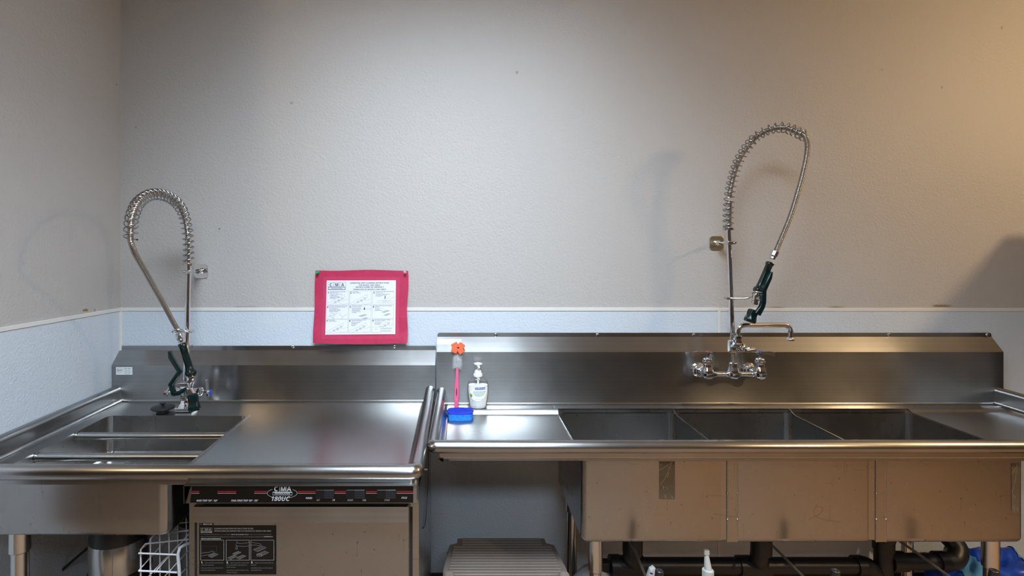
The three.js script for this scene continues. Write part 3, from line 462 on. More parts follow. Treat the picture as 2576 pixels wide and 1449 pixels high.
function handle(t, o, side, cap, out) {                           // short lever on an upright stem
  const hub = part('valve_handle', [turned([[0, 0], [0.0062, 0], [0.0075, 0.004], [0.0092, 0.010], [0.0092, 0.0165], [0, 0.0165]], o, V(0, 1, 0)), plate(new THREE.Shape([[side * 0.006, 0.006], [side * 0.025, 0.0085], [side * 0.042, 0.004], [side * 0.054, -0.002], [side * 0.056, 0.013], [side * 0.04, 0.0165], [side * 0.006, 0.015]].map(p => new THREE.Vector2(...p))), 0.005, 0.001).translate(o.x, o.y, o.z - 0.003), new RoundedBoxGeometry(0.012, 0.010, 0.009, 2, 0.002).translate(o.x - side * 0.012, o.y + 0.010, o.z)], M.chromeDull, t);
  part('index_cap', turned([[0, 0.0022], [0.006, 0.0016], [0.0088, 0], [0.0088, -0.0012]], o.clone().add(V(0, 0.0168, 0)), V(0, 1, 0)), cap, hub);
}
{ // wall mounted, with an added swing spout
  const t = thing('prerinse_faucet', 'chrome wall mounted spray faucet with swing spout over the three bowl sink', 'faucet');
  const z = 0.137, s0 = 0.0572, y = 0.9745, xs = [0.9386, 1.0385, 1.141];
  for (const x of [xs[0], xs[2]]) {
    const f = part('wall_flange', turned([[0.0305, 0], [0.0305, 0.003], [0.027, 0.010], [0.020, 0.016], [0.0165, 0.018]], V(x, 0.971, s0), V(0, 0, 1), 28), M.chrome, t);
    part('inlet_arm', [hexNut(V(x, 0.9715, s0 + 0.016), V(0, 0, 1), 0.0195, 0.018), rod(V(x, 0.9715, s0 + 0.03), V(x, y, z), 0.0135, 20)], M.chrome, f);
  }
  const bodyP = k => [[0, -0.0205], [0.011 * k, -0.0195], [0.019 * k, -0.014], [0.0245 * k, -0.003], [0.0245 * k, 0.004], [0.0215 * k, 0.016], [0.0175 * k, 0.027], [0.0150 * k, 0.036], [0.0150 * k, 0.0395]];
  part('mixer_body', [rod(V(xs[0], y, z), V(xs[2], y, z), 0.0088, 20), turned([[0.0165, 0], [0.0125, 0.012], [0.009, 0.022]], V(xs[0] + 0.012, y, z), V(1, 0, 0)), turned([[0.0165, 0], [0.0125, 0.012], [0.009, 0.022]], V(xs[2] - 0.012, y, z), V(-1, 0, 0)), turned([[0.015, 0], [0.0125, 0.01], [0.009, 0.018]], V(xs[1] + 0.01, y, z), V(1, 0, 0)), turned([[0.015, 0], [0.0125, 0.01], [0.009, 0.018]], V(xs[1] - 0.01, y, z), V(-1, 0, 0)), ...xs.map((x, i) => turned(bodyP(i === 1 ? 0.9 : 1), V(x, y, z), V(0, 1, 0), 30))], M.chrome, t);
  [[xs[0], -1, M.red], [xs[2], 1, M.blue]].forEach(([x, s, c]) => {
    part('bonnet', [hexNut(V(x, y + 0.0395, z), V(0, 1, 0), 0.0185, 0.012), turned([[0.0165, 0], [0.0165, 0.006], [0.013, 0.010], [0.006, 0.012], [0.0055, 0.026], [0, 0.026]], V(x, y + 0.0515, z), V(0, 1, 0))], M.chrome, t);
    handle(t, V(x, y + 0.071, z), s, c);
  });
  const rb = V(xs[1], y + 0.036, z), rt = P(1833, 577, 0.140), tee = P(1843, 872, z);
  part('riser', [rod(rb, rt, 0.0088, 24), turned([[0.0155, 0], [0.0155, 0.006], [0.011, 0.010]], rb, V(0, 1, 0)), turned([[0.009, -0.026], [0.0165, -0.022], [0.0175, 0.0], [0.0165, 0.022], [0.010, 0.026]], tee, V(0, 1, 0))], M.chrome, t);
  const sp0 = P(1855.5, 862, 0.17), sp = part('swing_spout', [bent([sp0, P(1855.5, 817.5, 0.172), P(1988, 817.5, 0.176), P(1989, 853, 0.176)], 0.0092, 0.034, 120, 20)], M.chrome, t);
  part('aerator', turned([[0.0095, 0], [0.0105, -0.002], [0.0135, -0.006], [0.0135, -0.011], [0.011, -0.013], [0, -0.012]], P(1989, 848, 0.176), V(0.02, 1, 0)), M.chrome, sp);
  part('spout_nut', [turned([[0.0115, 0.014], [0.0145, 0.012], [0.0145, 0.002], [0.013, -0.003], [0.0165, -0.010], [0.016, -0.024], [0.01, -0.032]], P(1855.5, 853, 0.17), V(0, 1, 0)), rod(tee, P(1855.5, 869, 0.17), 0.014, 20)], M.chrome, sp);
  const vd = V(0.78, -0.10, 0.62), vo = P(1853, 871, 0.165); const vk = part('spout_valve', [turned([[0.0155, 0], [0.0165, 0.008], [0.014, 0.013], [0.0155, 0.018], [0.0145, 0.026], [0.010, 0.031], [0.0062, 0.034], [0.0062, 0.046]], vo, vd, 24), hexNut(vo.clone().addScaledVector(vd, 0.015), vd, 0.0165, 0.008)], M.chrome, t);
  part('spout_valve_handle', [rod(vo.clone().addScaledVector(vd, 0.047).add(V(-0.02, -0.006, 0.006)), vo.clone().addScaledVector(vd, 0.047).add(V(0.012, -0.004, -0.002)), 0.0062, 16, 0.0085), ball(vo.clone().addScaledVector(vd, 0.047).add(V(0.013, -0.004, -0.002)), 0.0095)], M.chrome, vk);
  const R1 = (x, yy, zz) => P(1680 + x / 3.45, 260 + yy / 3.45, zz), R2 = (x, yy, zz) => P(1680 + x / 3.45, 560 + yy / 3.45, zz);
  const spring = [[525, 1085, .14], [523, 1000, .14], [526, 900, .14], [535, 800, .141], [553, 700, .143], [578, 600, .146], [614, 500, .15], [660, 420, .154], [712, 350, .158], [772, 288, .164], [850, 240, .185], [930, 215, .205], [990, 208, .225], [1060, 222, .248], [1130, 254, .272], [1188, 282, .295]].map(a => R1(...a));
  const hose = [[1204, 318, .302], [1212, 380, .304], [1200, 480, .297], [1170, 620, .278], [1120, 800, .252], [1060, 990, .23], [990, 1160, .212], [937, 1285, .203]].map(a => R1(...a));
  part('spring', coil(spring, 0.0180, 0.0023, 27), M.springSteel, t).userData.label = 'open wire coil spring guarding the hose';
  part('hose', ribbed([...spring.slice(3), ...hose], 0.0083), M.hose, t).userData.label = 'ribbed flexible steel hose';
  part('hose_sleeve', [rod(rt, R1(530, 850, 0.14), 0.0118, 8), turned([[0.0205, -0.003], [0.0205, 0.005], [0.012, 0.007]], R1(525, 1092, 0.14), V(0, 1, 0), 24)], M.chromeDull, t);
  bracket(t, P(1801.7, 611.6, 0), P(1836, 611, 0.139), M.brass);
  part('hose_ferrule', [turned([[0.0095, 0], [0.0135, 0.004], [0.0135, 0.022], [0.0105, 0.026], [0.0105, 0.034]], R1(937, 1275, 0.203), R1(885, 1400, 0.2).sub(R1(937, 1275, 0.203)), 8)], M.chromeDull, t);
  const neck = R2(890, 345, 0.2), col = R2(778, 605, 0.198), b0 = R2(772, 610, 0.198), b1 = R2(742, 745, 0.198);
  sprayValve(t, { neck, collar: col, head0: R2(745, 755, 0.198), head1: R2(708, 862, 0.198), body: [turned([[0.013, 0], [0.0145, 0.006], [0.0135, 0.018], [0.011, 0.030], [0.0125, 0.036], [0.012, 0.044]], b0, b1.clone().sub(b0), 20), rod(R2(765, 660, 0.2), R2(800, 660, 0.212), 0.0095, 18)], lever: [R2(896, 432, 0.215), R2(880, 480, 0.215), R2(830, 588, 0.215), R2(826, 690, 0.215), R2(815, 730, 0.215), R2(778, 790, 0.215)], half: [0.0018, 0.005, 0.0058, 0.0065, 0.0065, 0.0085] });
  const hk = part('hose_hook', bent([R2(505, 657, 0.137), R2(545, 657, 0.150), R2(695, 657, 0.175), R2(740, 632, 0.185), R2(760, 618, 0.187)], 0.0036, 0.02, 60, 12), M.chrome, t);
  part('hook_ring', new THREE.TorusGeometry(0.0195, 0.0032, 10, 30).rotateX(Math.PI / 2 - 0.25).rotateZ(-0.2).translate(col.x - 0.002, col.y - 0.003, col.z), M.chrome, hk);
  part('hook_clamp', [new RoundedBoxGeometry(0.034, 0.009, 0.024, 2, 0.002).translate(R2(535, 657, 0.138).x, R2(535, 657, 0.138).y, 0.138)], M.chromeDull, hk);
}
{ // deck mounted on the dish table
  const t = thing('prerinse_faucet', 'chrome deck mounted spray faucet behind the small dish table sink', 'faucet');
  const x = -1.059, z = 0.166, y0 = TD + tTilt(x, z) + 0.0005, yv = Y(985, z), rx = -1.0535;
  part('faucet_body', [new RoundedBoxGeometry(0.066, 0.016, 0.05, 3, 0.005).translate(x, y0 + 0.008, z), turned([[0.032, 0], [0.026, 0.006], [0.0205, 0.018], [0.018, 0.035], [0.019, 0.05], [0.0215, 0.064], [0.0215, 0.080], [0.017, 0.092], [0.0125, 0.096]], V(x, y0 + 0.014, z), V(0, 1, 0), 28), rod(V(x - 0.034, yv, z), V(x + 0.046, yv, z), 0.0135, 24)], M.chrome, t);
  part('bonnet', [hexNut(V(x + 0.046, yv, z), V(1, 0, 0), 0.0175, 0.011), turned([[0.0155, 0], [0.0155, 0.005], [0.008, 0.009], [0.0055, 0.012], [0.0055, 0.028]], V(x + 0.056, yv, z), V(1, 0, 0))], M.chrome, t);
  part('bonnet', [hexNut(V(x - 0.034, yv, z), V(-1, 0, 0), 0.0175, 0.011), turned([[0.0155, 0], [0.0155, 0.005], [0.008, 0.009], [0.0055, 0.012], [0.0055, 0.028]], V(x - 0.044, yv, z), V(-1, 0, 0))], M.chrome, t);
  const lever = (sx, cap) => {
    const o = V(x + sx * (sx > 0 ? 0.084 : 0.070), yv - 0.003, z);
    const h = part('valve_handle', [turned([[0, 0], [0.0065, 0], [0.009, 0.008], [0.009, 0.014], [0, 0.014]], o.clone().add(V(-sx * 0.004, 0, 0)), V(sx, 0, 0)), new RoundedBoxGeometry(0.005, 0.052, 0.018, 2, 0.002).rotateZ(sx > 0 ? 0.05 : -0.45).translate(o.x + (sx > 0 ? -0.001 : 0.012), o.y + 0.024, o.z + 0.004), new RoundedBoxGeometry(0.012, 0.014, 0.014, 2, 0.003).translate(o.x, o.y - 0.008, o.z)], M.chromeDull, t);
    part('index_cap', turned([[0, 0.0025], [0.007, 0.0018], [0.0095, 0], [0.0095, -0.002]], o.clone().add(V(sx * 0.0108, 0, 0)), V(sx, 0, 0)), cap, h);
  };
  lever(1, M.blue); lever(-1, M.red);
  const L1 = (a, b, zz) => P(a / 3.45, 440 + b / 3.45, zz), L8 = (a, b, zz) => P(360 + a / 6.0375, 820 + b / 6.0375, zz);
  const rb = V(x, yv + 0.02, z), rt = L1(1636, 790, z);
  part('riser', [rod(rb, rt, 0.0098, 24)], M.chrome, t);
  const spring = [[1636, 775, .166], [1637, 640, .166], [1627, 500, .172], [1610, 400, .185], [1580, 310, .21], [1530, 240, .25], [1450, 188, .31], [1360, 168, .37], [1280, 182, .42], [1210, 232, .47], [1165, 310, .51], [1140, 400, .54], [1135, 480, .555], [1133, 565, .56]].map(a => L1(...a));
  const hose = [[1140, 595, .56], [1172, 680, .54], [1240, 800, .48], [1330, 960, .40], [1420, 1120, .33], [1500, 1270, .275], [1543, 1345, .25]].map(a => L1(...a));
  part('spring', coil(spring, 0.0183, 0.0023, 31), M.springSteel, t).userData.label = 'open wire coil spring guarding the hose';
  part('hose', ribbed([...spring.slice(1), ...hose], 0.0083), M.hose, t).userData.label = 'ribbed flexible steel hose';
  part('hose_sleeve', [rod(rt, L1(1637, 530, z), 0.0118, 8), turned([[0.0205, -0.003], [0.0205, 0.005], [0.012, 0.007]], L1(1636, 780, z), V(0, 1, 0), 24)], M.chromeDull, t);
  bracket(t, P(506.5, 682, 0), P(473.5, 684, z), M.chrome);
  part('hose_ferrule', turned([[0.0095, 0], [0.0135, 0.004], [0.0135, 0.022], [0.0105, 0.026], [0.0105, 0.036]], L8(545, 105, 0.25), L8(590, 262, 0.25).sub(L8(545, 105, 0.25)), 20), M.chromeDull, t);
  const neck = L8(590, 262, 0.25), col = L8(738, 745, 0.235), b0 = L8(738, 745, 0.235), b1 = L8(700, 1010, 0.235);
  sprayValve(t, { neck, collar: col, head0: L8(752, 1020, 0.235), head1: L8(782, 1285, 0.24), body: [turned([[0.0135, 0], [0.0175, 0.008], [0.0165, 0.022], [0.012, 0.036], [0.011, 0.044]], b0, b1.clone().sub(b0), 20), rod(L8(690, 880, 0.24), L8(530, 890, 0.243), 0.0085, 20), rod(L8(530, 890, 0.243), L8(490, 905, 0.243), 0.0035, 14), rod(L8(705, 960, 0.235), L8(752, 1040, 0.235), 0.0115, 18)], lever: [L8(405, 388, 0.247), L8(425, 470, 0.247), L8(560, 690, 0.247), L8(425, 890, 0.247), L8(470, 1025, 0.247), L8(540, 1020, 0.247), L8(640, 965, 0.247)], half: [0.002, 0.0056, 0.0058, 0.006, 0.0062, 0.006, 0.0045] });
  const hk = part('hose_hook', bent([L1(1665, 1355, 0.172), L1(1628, 1357, 0.184), L1(1585, 1345, 0.215)], 0.0036, 0.01, 30, 12), M.chrome, t);
  part('hook_ring', new THREE.TorusGeometry(0.019, 0.0032, 10, 30).rotateX(Math.PI / 2 - 0.25).rotateZ(0.25).translate(L1(1545, 1352, 0.25).x, L1(1545, 1352, 0.25).y, 0.248), M.chrome, hk);
  part('hook_clamp', new RoundedBoxGeometry(0.034, 0.009, 0.024, 2, 0.002).translate(L1(1640, 1357, 0.167).x, L1(1640, 1357, 0.167).y, 0.167), M.chromeDull, hk);
  const st = thing('sink_stopper', 'black rubber sink stopper disc beside the deck faucet', 'stopper', [X(410, 0.185), TD + tTilt(-1.1, 0.185) + 0.0172, 0.185]);
  const sd = part('disc', [lathe([[0, -0.004], [0.038, -0.004], [0.041, 0], [0.040, 0.004], [0.02, 0.007], [0, 0.008]], 36), lathe([[0, -0.004], [0.02, -0.004], [0.022, -0.0166], [0.0, -0.0166]], 28)], M.black, st); void sd;
  part('knob', lathe([[0.005, 0.006], [0.0045, 0.013], [0.011, 0.016], [0.011, 0.019], [0, 0.020]], 20), M.black, st);
}

// ---------------------------------------------------------------- instruction poster and its pins
{
  const t = thing('instruction_poster', 'hot pink poster with white printed instruction sheet pinned to the wall', 'poster');
  const grid = (f, nx, ny, name, mat, par) => {
    const pos = [], uv = [], idx = []; for (let j = 0; j <= ny; j++) for (let i = 0; i <= nx; i++) { const q = f(i / nx, j / ny); pos.push(q.x, q.y, q.z); uv.push(i / nx, 1 - j / ny); }
    for (let j = 0; j < ny; j++) for (let i = 0; i < nx; i++) { const a = j * (nx + 1) + i, b = a + nx + 1; idx.push(a, b, a + 1, b, b + 1, a + 1); }
    const g = new THREE.BufferGeometry(); g.setAttribute('position', new THREE.Float32BufferAttribute(pos, 3)); g.setAttribute('uv', new THREE.Float32BufferAttribute(uv, 2)); g.setIndex(idx); g.computeVertexNormals(); return part(name, g, mat, par);
  };
  const zz = (u, v) => 0.0085 + 0.020 * v * v + 0.0022 * Math.sin(u * 7 + 1) * (0.3 + v) * v + 0.003 * Math.abs(Math.sin(v * 9 + u * 2)) * (u < 0.06 || u > 0.94 ? 1 : 0.15) * v;
  const mix = (a, b, k) => a + (b - a) * k;
  const card = (u, v) => P(mix(mix(794, 787.5, v), mix(1026.5, 1024, v), u) + 1.4 * Math.sin(v * 9) * (u > 0.9 ? 1 : u < 0.1 ? -0.6 : 0), mix(680, 863 + 2.6 * Math.sin(u * Math.PI), v) + (v < 0.02 ? 1.2 * Math.sin(u * 8) * (1 - v) : 0), zz(u, v));
  const paper = canvasTex(512, 400, (g, w, h) => {
    g.fillStyle = '#ad2149'; g.fillRect(0, 0, w, h);
    for (let i = 0; i < 900; i++) { g.globalAlpha = 0.05; g.fillStyle = rnd() < 0.5 ? '#951640' : '#cf3f6c'; g.beginPath(); g.ellipse(rnd() * w, rnd() * h, 4 + rnd() * 22, 3 + rnd() * 14, rnd() * 3, 0, 7); g.fill(); }
    g.globalAlpha = 0.10; g.strokeStyle = '#f0a0b8'; g.lineWidth = 20; g.strokeRect(56, 46, 400, 318); g.globalAlpha = 1;
  });
  const c = grid(card, 40, 32, 'card', std(0xffffff, 0.55, 0, { map: paper }), t); c.userData.label = 'hot pink card, curling at the foot';
  const art = canvasTex(1400, 1090, (g, w, h) => {
    g.fillStyle = '#d9dae0'; g.fillRect(0, 0, w, h); const K = '#26282e', u = x => (x - 790) * w / 968, v = y => (y - 364) * h / 756; g.fillStyle = K; g.strokeStyle = '#4a4d55'; g.lineWidth = 4;
    g.strokeRect(u(810), v(390), 246 * w / 968, v(450) - v(390)); g.font = 'bold 84px sans-serif'; g.textAlign = 'center'; g.fillText('C', u(848), v(445)); g.fillText('M', u(932), v(445)); g.fillText('A', u(1014), v(445)); g.fillRect(u(888), v(390), 6, 90); g.fillRect(u(972), v(390), 6, 90); g.fillStyle = '#6a6d75'; g.fillRect(u(810), v(456), 246 * w / 968, 56); g.fillStyle = '#d9dae0'; g.fillRect(u(818), v(464), 230 * w / 968, 30); g.fillStyle = '#7a7d85'; g.font = 'bold 30px sans-serif'; g.fillText('DISHMACHINES', u(933), v(483), 300);
    g.fillStyle = K; g.font = 'bold 38px sans-serif'; g.fillText('OPERATING AND CLEANING INSTRUCTIONS', u(1390), v(411), 890); g.fillText('FOR MODEL CMA-180UC', u(1390), v(441), 520); g.font = 'italic bold 38px sans-serif'; g.fillText('INSTRUCCIONES DE LIMPIEZA Y', u(1390), v(469), 670); g.fillText('OPERACION DE MODELO CMA-180UC', u(1390), v(501), 780);
    g.textAlign = 'left'; const cx = [800, 1115, 1437], cy = [514, 712, 908], cw = [304, 304, 296], ch = 190 * h / 756;
    const T = [[['Drain machine, empty and refill tanks', 'when water is dirty.', 'Para operar la maquina, llenar', 'el tanque y cerrar', 'la puerta, luego oprima', 'completamente el switch', 'de la maquina.']], [['Turn off power.', 'Apague la maquina.']], [['If spray arms are clogged remove by turning', 'counterclockwise.', 'Si los brazos de rociado se tapan, se', 'remueven dando vuelta hacia la izquierda', 'y uno superior.']], [['Unscrew cap and brush spray and rinse arms', 'then replace, end caps with screw driver.', 'Rinse and clean arms.', 'Use un destornillador para abrir las', 'entradas, limpie por dentro,', 'enjuague y reemplace.']], [['Hand remove scrap filters', 'from tank, rinse them,', 'and wash under faucet.', 'Remueva el filtro de el', 'interior del tanque', 'de desperdicios y lave', 'con el agua.']], [['Replace all (3) screens back into position.', 'Reinstale el', 'filtro y los', 'dos cedazos', 'apropiadamente.']], [['Turn on power.', 'Prenda la maquina.']], [['Push and hold fill button until water', 'level is just covering tank.', 'Mantenga apretado el', 'boton de llenar', 'hasta cubrir', 'el tanque.']], [['Start machine by pushing start button.', 'Para empezar la maquina', 'cierre la puerta y', 'oprima el boton', 'de encendido.']]];
    for (let k = 0; k < 9; k++) {
      const X0 = u(cx[k % 3] - (k / 3 | 0) * 3), Y0 = v(cy[k / 3 | 0]), W = cw[k % 3] * w / 968; g.lineWidth = 2.5; g.strokeStyle = '#5a5d66'; g.strokeRect(X0, Y0, W, ch); g.fillStyle = K; g.font = 'bold 58px sans-serif'; g.fillText(String(k + 1), X0 + 8, Y0 + 52, 36);
      g.font = 'bold 17px sans-serif'; T[k][0].forEach((s, i) => g.fillText(s, X0 + 56, Y0 + 20 + i * 21 + (i > 1 ? 8 : 0), i < 3 ? W - 66 : W * 0.52));
      g.save(); g.beginPath(); g.rect(X0, Y0, W, ch); g.clip(); g.lineWidth = 2.5; g.strokeStyle = '#63666e'; g.translate(X0, Y0);
      if ([0, 1, 6, 7, 8].includes(k)) { const o = k === 8 ? 90 : 0, d = k === 8 ? -60 : 0; g.beginPath(); g.moveTo(0 + o, 255 + d); g.lineTo(350, 70 + d); g.lineTo(362, 100 + d); g.lineTo(356, 130 + d); g.lineTo(60 + o, 275 + d); g.stroke(); for (const q of [[150, 205], [215, 170], [285, 130]]) { g.strokeRect(q[0] + o * 0.3, q[1] + d, 40, 34); g.strokeRect(q[0] + 8 + o * 0.3, q[1] + 6 + d, 24, 22); } g.beginPath(); g.moveTo(440, 150 + d); g.quadraticCurveTo(350, 200 + d, 270, 190 + d); g.quadraticCurveTo(220, 190 + d, 240, 215 + d); g.quadraticCurveTo(280, 262 + d, 330, 260 + d); g.quadraticCurveTo(400, 250 + d, 440, 235 + d); g.stroke(); }
      if (k === 2) { g.beginPath(); for (let i = 0; i < 3; i++) { g.moveTo(80, 190 + i * 26); g.lineTo(400, 200 + i * 24); } g.moveTo(240, 210); g.lineTo(350, 100); g.moveTo(280, 225); g.lineTo(420, 120); g.stroke(); g.beginPath(); g.arc(240, 205, 30, 0, 7); g.stroke(); g.lineWidth = 14; g.strokeStyle = K; g.beginPath(); g.arc(232, 128, 24, -1.2, 1.4); g.stroke(); }
      if (k === 3) { g.lineWidth = 4; g.beginPath(); g.arc(120, 200, 42, 0, 7); g.moveTo(20, 235); g.lineTo(220, 165); g.moveTo(130, 242); g.lineTo(142, 272); g.moveTo(270, 150); g.quadraticCurveTo(290, 230, 330, 215); g.moveTo(300, 268); g.lineTo(410, 175); g.stroke(); }
      if (k === 4 || k === 5) { const o = k === 4 ? 190 : 180, d = k === 4 ? 150 : 70; for (let i = 0; i < 14; i++) { g.beginPath(); g.moveTo(o + i * 9, d + 64 - i * 2.6); g.lineTo(o + 60 + i * 9, d + 88 - i * 3); g.stroke(); } for (let i = 0; i < 12; i++) { g.beginPath(); g.moveTo(o + 40 + i * 9, d + 130 - i * 3); g.lineTo(o + 110 + i * 8, d + 150 - i * 4); g.stroke(); } if (k === 4) { g.fillStyle = K; g.beginPath(); g.moveTo(310, 20); g.lineTo(290, 90); g.lineTo(320, 90); g.fill(); g.beginPath(); g.moveTo(320, 60); g.lineTo(440, 66); g.moveTo(325, 88); g.lineTo(440, 92); g.stroke(); } else { g.beginPath(); g.moveTo(150, 60); g.quadraticCurveTo(230, 70, 260, 90); g.stroke(); } }
      if (k === 8) { g.fillStyle = '#d9dae0'; g.fillRect(0, 160, 440, 120); g.strokeRect(4, 160, 170, 110); g.beginPath(); g.ellipse(90, 200, 24, 16, 0, 0, 7); g.stroke(); g.fillStyle = K; g.font = 'bold 15px sans-serif'; g.fillText('CAUTION: DO NOT START until', 186, 184, 235); g.fillText('water temperature reads 150°', 186, 204, 235); g.fillText('No empiece el lavado hasta', 186, 232, 235); g.fillText('que la temperatura lea 150°', 186, 252, 235); }
      g.restore();
    }
  });
  const inv = (px, py) => { let u = 0.5, v = 0.5; for (let k = 0; k < 30; k++) { const xa = mix(794, 787.5, v), xb = mix(1026.5, 1024, v); u = (px - xa) / (xb - xa); v = (py - 680) / (863 + 2.6 * Math.sin(u * Math.PI) - 680); } return [u, v]; };
  const page = (u, v) => { const px = mix(mix(822, 818, v), mix(996, 994.4, v), u), py = mix(mix(705.5, 705, u), mix(842, 840.6, u), v), [a, b] = inv(px, py); return P(px, py, zz(a, b) + 0.0009); };
  grid(page, 30, 24, 'printed_sheet', std(0xffffff, 0.4, 0, { map: art }), c).userData.label = 'white printed step by step sheet';
  const pin = (px, py, mat, label) => { const o = P(px, py, 0.011), d = V(0.05, 0.12, 1), p = thing('push_pin', label, 'pin', [o.x, o.y, o.z]); part('head', turned([[0, 0.019], [0.0058, 0.0185], [0.0066, 0.017], [0.0058, 0.0155], [0.0036, 0.0135], [0.0033, 0.006], [0.0058, 0.003], [0.0062, 0], [0, 0]], V(0, 0, 0), d, 18), mat, p); part('needle', rod(V(0, 0, 0), d.clone().multiplyScalar(-0.0095), 0.0006, 6), M.chrome, p); };
  pin(800, 685.5, std(lin(0.01, 0.30, 0.10), 0.25), 'green push pin in the poster corner near the deck faucet'); pin(1018.8, 685.5, phys({ color: 0xffffff, roughness: 0.08, transmission: 0.9, thickness: 0.004, ior: 1.49 }), 'clear push pin in the poster corner near the tall backsplash');
}

// ---------------------------------------------------------------- things on the drainboard
{
  const t = thing('soap_bottle', 'clear pump bottle of white hand soap on the drainboard ledge', 'bottle', [X(1202.5, 0.097), 0.834, 0.0965]);
  const W = [[0.0, 0.030], [0.004, 0.0335], [0.012, 0.0345], [0.03, 0.0372], [0.05, 0.0402], [0.068, 0.0412], [0.084, 0.0408], [0.098, 0.0375], [0.108, 0.032], [0.115, 0.0255], [0.120, 0.0185], [0.123, 0.0145], [0.128, 0.013]];
  const oval = (q, k, off = 0) => { const n = 40, pos = [], idx = []; q.forEach(([y, r]) => { for (let i = 0; i < n; i++) { const a = i / n * 2 * Math.PI, f = y > 0.105 ? mix2(0.62, 1, (y - 0.105) / 0.02) : 0.62; pos.push((r - off) * Math.cos(a), y, (r - off) * f * Math.sin(a)); } }); for (let j = 0; j < q.length - 1; j++) for (let i = 0; i < n; i++) { const a = j * n + i, b = j * n + (i + 1) % n; idx.push(a, a + n, b, b, a + n, b + n); } const g = new THREE.BufferGeometry(); const c = pos.length / 3; pos.push(0, q[0][0], 0, 0, q[q.length - 1][0], 0); for (let i = 0; i < n; i++) { idx.push(c, i, (i + 1) % n); idx.push(c + 1, (q.length - 1) * n + (i + 1) % n, (q.length - 1) * n + i); } g.setAttribute('position', new THREE.Float32BufferAttribute(pos, 3)); g.setIndex(idx); g.computeVertexNormals(); return soft(g, 0.8); };
  function mix2(a, b, k) { return a + (b - a) * Math.min(1, Math.max(0, k)); }
  part('bottle_shell', oval(W, 1), phys({ color: 0xffffff, roughness: 0.08, transmission: 1, thickness: 0, ior: 1.45 }), t).userData.label = 'clear plastic bottle wall';
  part('liquid_soap', oval(W.filter(q => q[0] <= 0.09).concat([[0.0905, 0.0393]]), 1, 0.0012), std(lin(0.70, 0.71, 0.70), 0.35), t).userData.label = 'white creamy soap';
  part('dip_tube', rod(V(0, 0.06, 0), V(0, 0.128, 0), 0.004, 12), std(lin(0.75, 0.77, 0.78), 0.4), t);
  const pw = std(lin(0.78, 0.79, 0.80), 0.3);
  part('pump_collar', [lathe([[0, 0.122], [0.0160, 0.122], [0.0165, 0.124], [0.0165, 0.134], [0.0155, 0.1365], [0.0145, 0.1375], [0.013, 0.144], [0.008, 0.148], [0.006, 0.1485]], 36), ...Array.from({ length: 24 }, (_, i) => { const a = i / 24 * 6.283; return new THREE.BoxGeometry(0.0014, 0.010, 0.0012).rotateY(-a).translate(0.0165 * Math.cos(a), 0.129, 0.0165 * Math.sin(a)); })], pw, t);
  part('pump_head', [lathe([[0.0045, 0.146], [0.0042, 0.160], [0.0065, 0.163], [0.0145, 0.1675], [0.0172, 0.171], [0.0165, 0.1735], [0.010, 0.1755], [0, 0.176]], 32).scale(1, 1, 0.9), rod(V(0, 0.165, 0.008), V(0.004, 0.1625, 0.026), 0.0048, 14, 0.0038)], pw, t);
  const lab = canvasTex(512, 560, (g, w, h) => {
    g.clearRect(0, 0, w, h); const e = g.createLinearGradient(0, 0, 0, 1); void e; g.fillStyle = '#f2f5f5'; g.beginPath(); g.moveTo(60, 70); g.lineTo(470, 20); g.quadraticCurveTo(540, 330, 290, 540); g.quadraticCurveTo(60, 560, 40, 260); g.closePath(); g.fill();
    g.fillStyle = '#c6d6cb'; g.beginPath(); g.moveTo(130, 160); g.lineTo(450, 140); g.quadraticCurveTo(440, 330, 270, 390); g.quadraticCurveTo(120, 330, 130, 160); g.fill();
    g.fillStyle = '#173a8c'; g.beginPath(); g.roundRect(180, 22, 260, 88, 16); g.fill(); g.fillStyle = '#ffffff'; g.font = 'bold 62px serif'; g.textAlign = 'center'; g.fillText('Softsoap', 310, 86, 240);
    g.fillStyle = '#e8eef2'; g.beginPath(); g.arc(100, 98, 56, 0, 7); g.fill(); g.fillStyle = '#3b6aa0'; g.font = 'bold 34px sans-serif'; g.fillText('2X', 100, 108);
    g.fillStyle = '#52706e'; g.font = '48px serif'; g.fillText('soothing clean', 300, 196, 320); g.font = '28px sans-serif'; g.fillText('aloe vera fresh scent', 310, 250, 280); g.font = '22px sans-serif'; g.fillText('MOISTURIZING HAND SOAP', 300, 300, 260); g.fillText('WASHES AWAY BACTERIA', 300, 330, 240);
    g.fillStyle = '#7d9a2c'; for (const [a, b, c] of [[60, 220, 0], [90, 250, 14], [40, 260, -10]]) { g.beginPath(); g.moveTo(76, 400); g.quadraticCurveTo(a - 20, b + 80, a + c, b); g.quadraticCurveTo(a + 34, b + 80, 96, 400); g.fill(); }
    g.fillStyle = '#27457c'; g.font = 'bold 26px sans-serif'; g.fillText('7.5 FL OZ (221 mL)', 270, 472, 180);
  });
  const n = 24, pos = [], uv = [], idx = []; for (let j = 0; j <= 10; j++) for (let i = 0; i <= n; i++) { const y = 0.028 + 0.058 * j / 10; let r = 0.04; for (let k = 0; k < W.length - 1; k++) if (y >= W[k][0] && y <= W[k + 1][0]) r = W[k][1] + (W[k + 1][1] - W[k][1]) * (y - W[k][0]) / (W[k + 1][0] - W[k][0]); const a = (150 - 120 * i / n) * Math.PI / 180; r += 0.0004; pos.push(r * Math.cos(a), y, r * 0.62 * Math.sin(a)); uv.push(i / n, j / 10); }
  for (let j = 0; j < 10; j++) for (let i = 0; i < n; i++) { const a = j * (n + 1) + i, b = a + n + 1; idx.push(a, a + 1, b, b, a + 1, b + 1); }
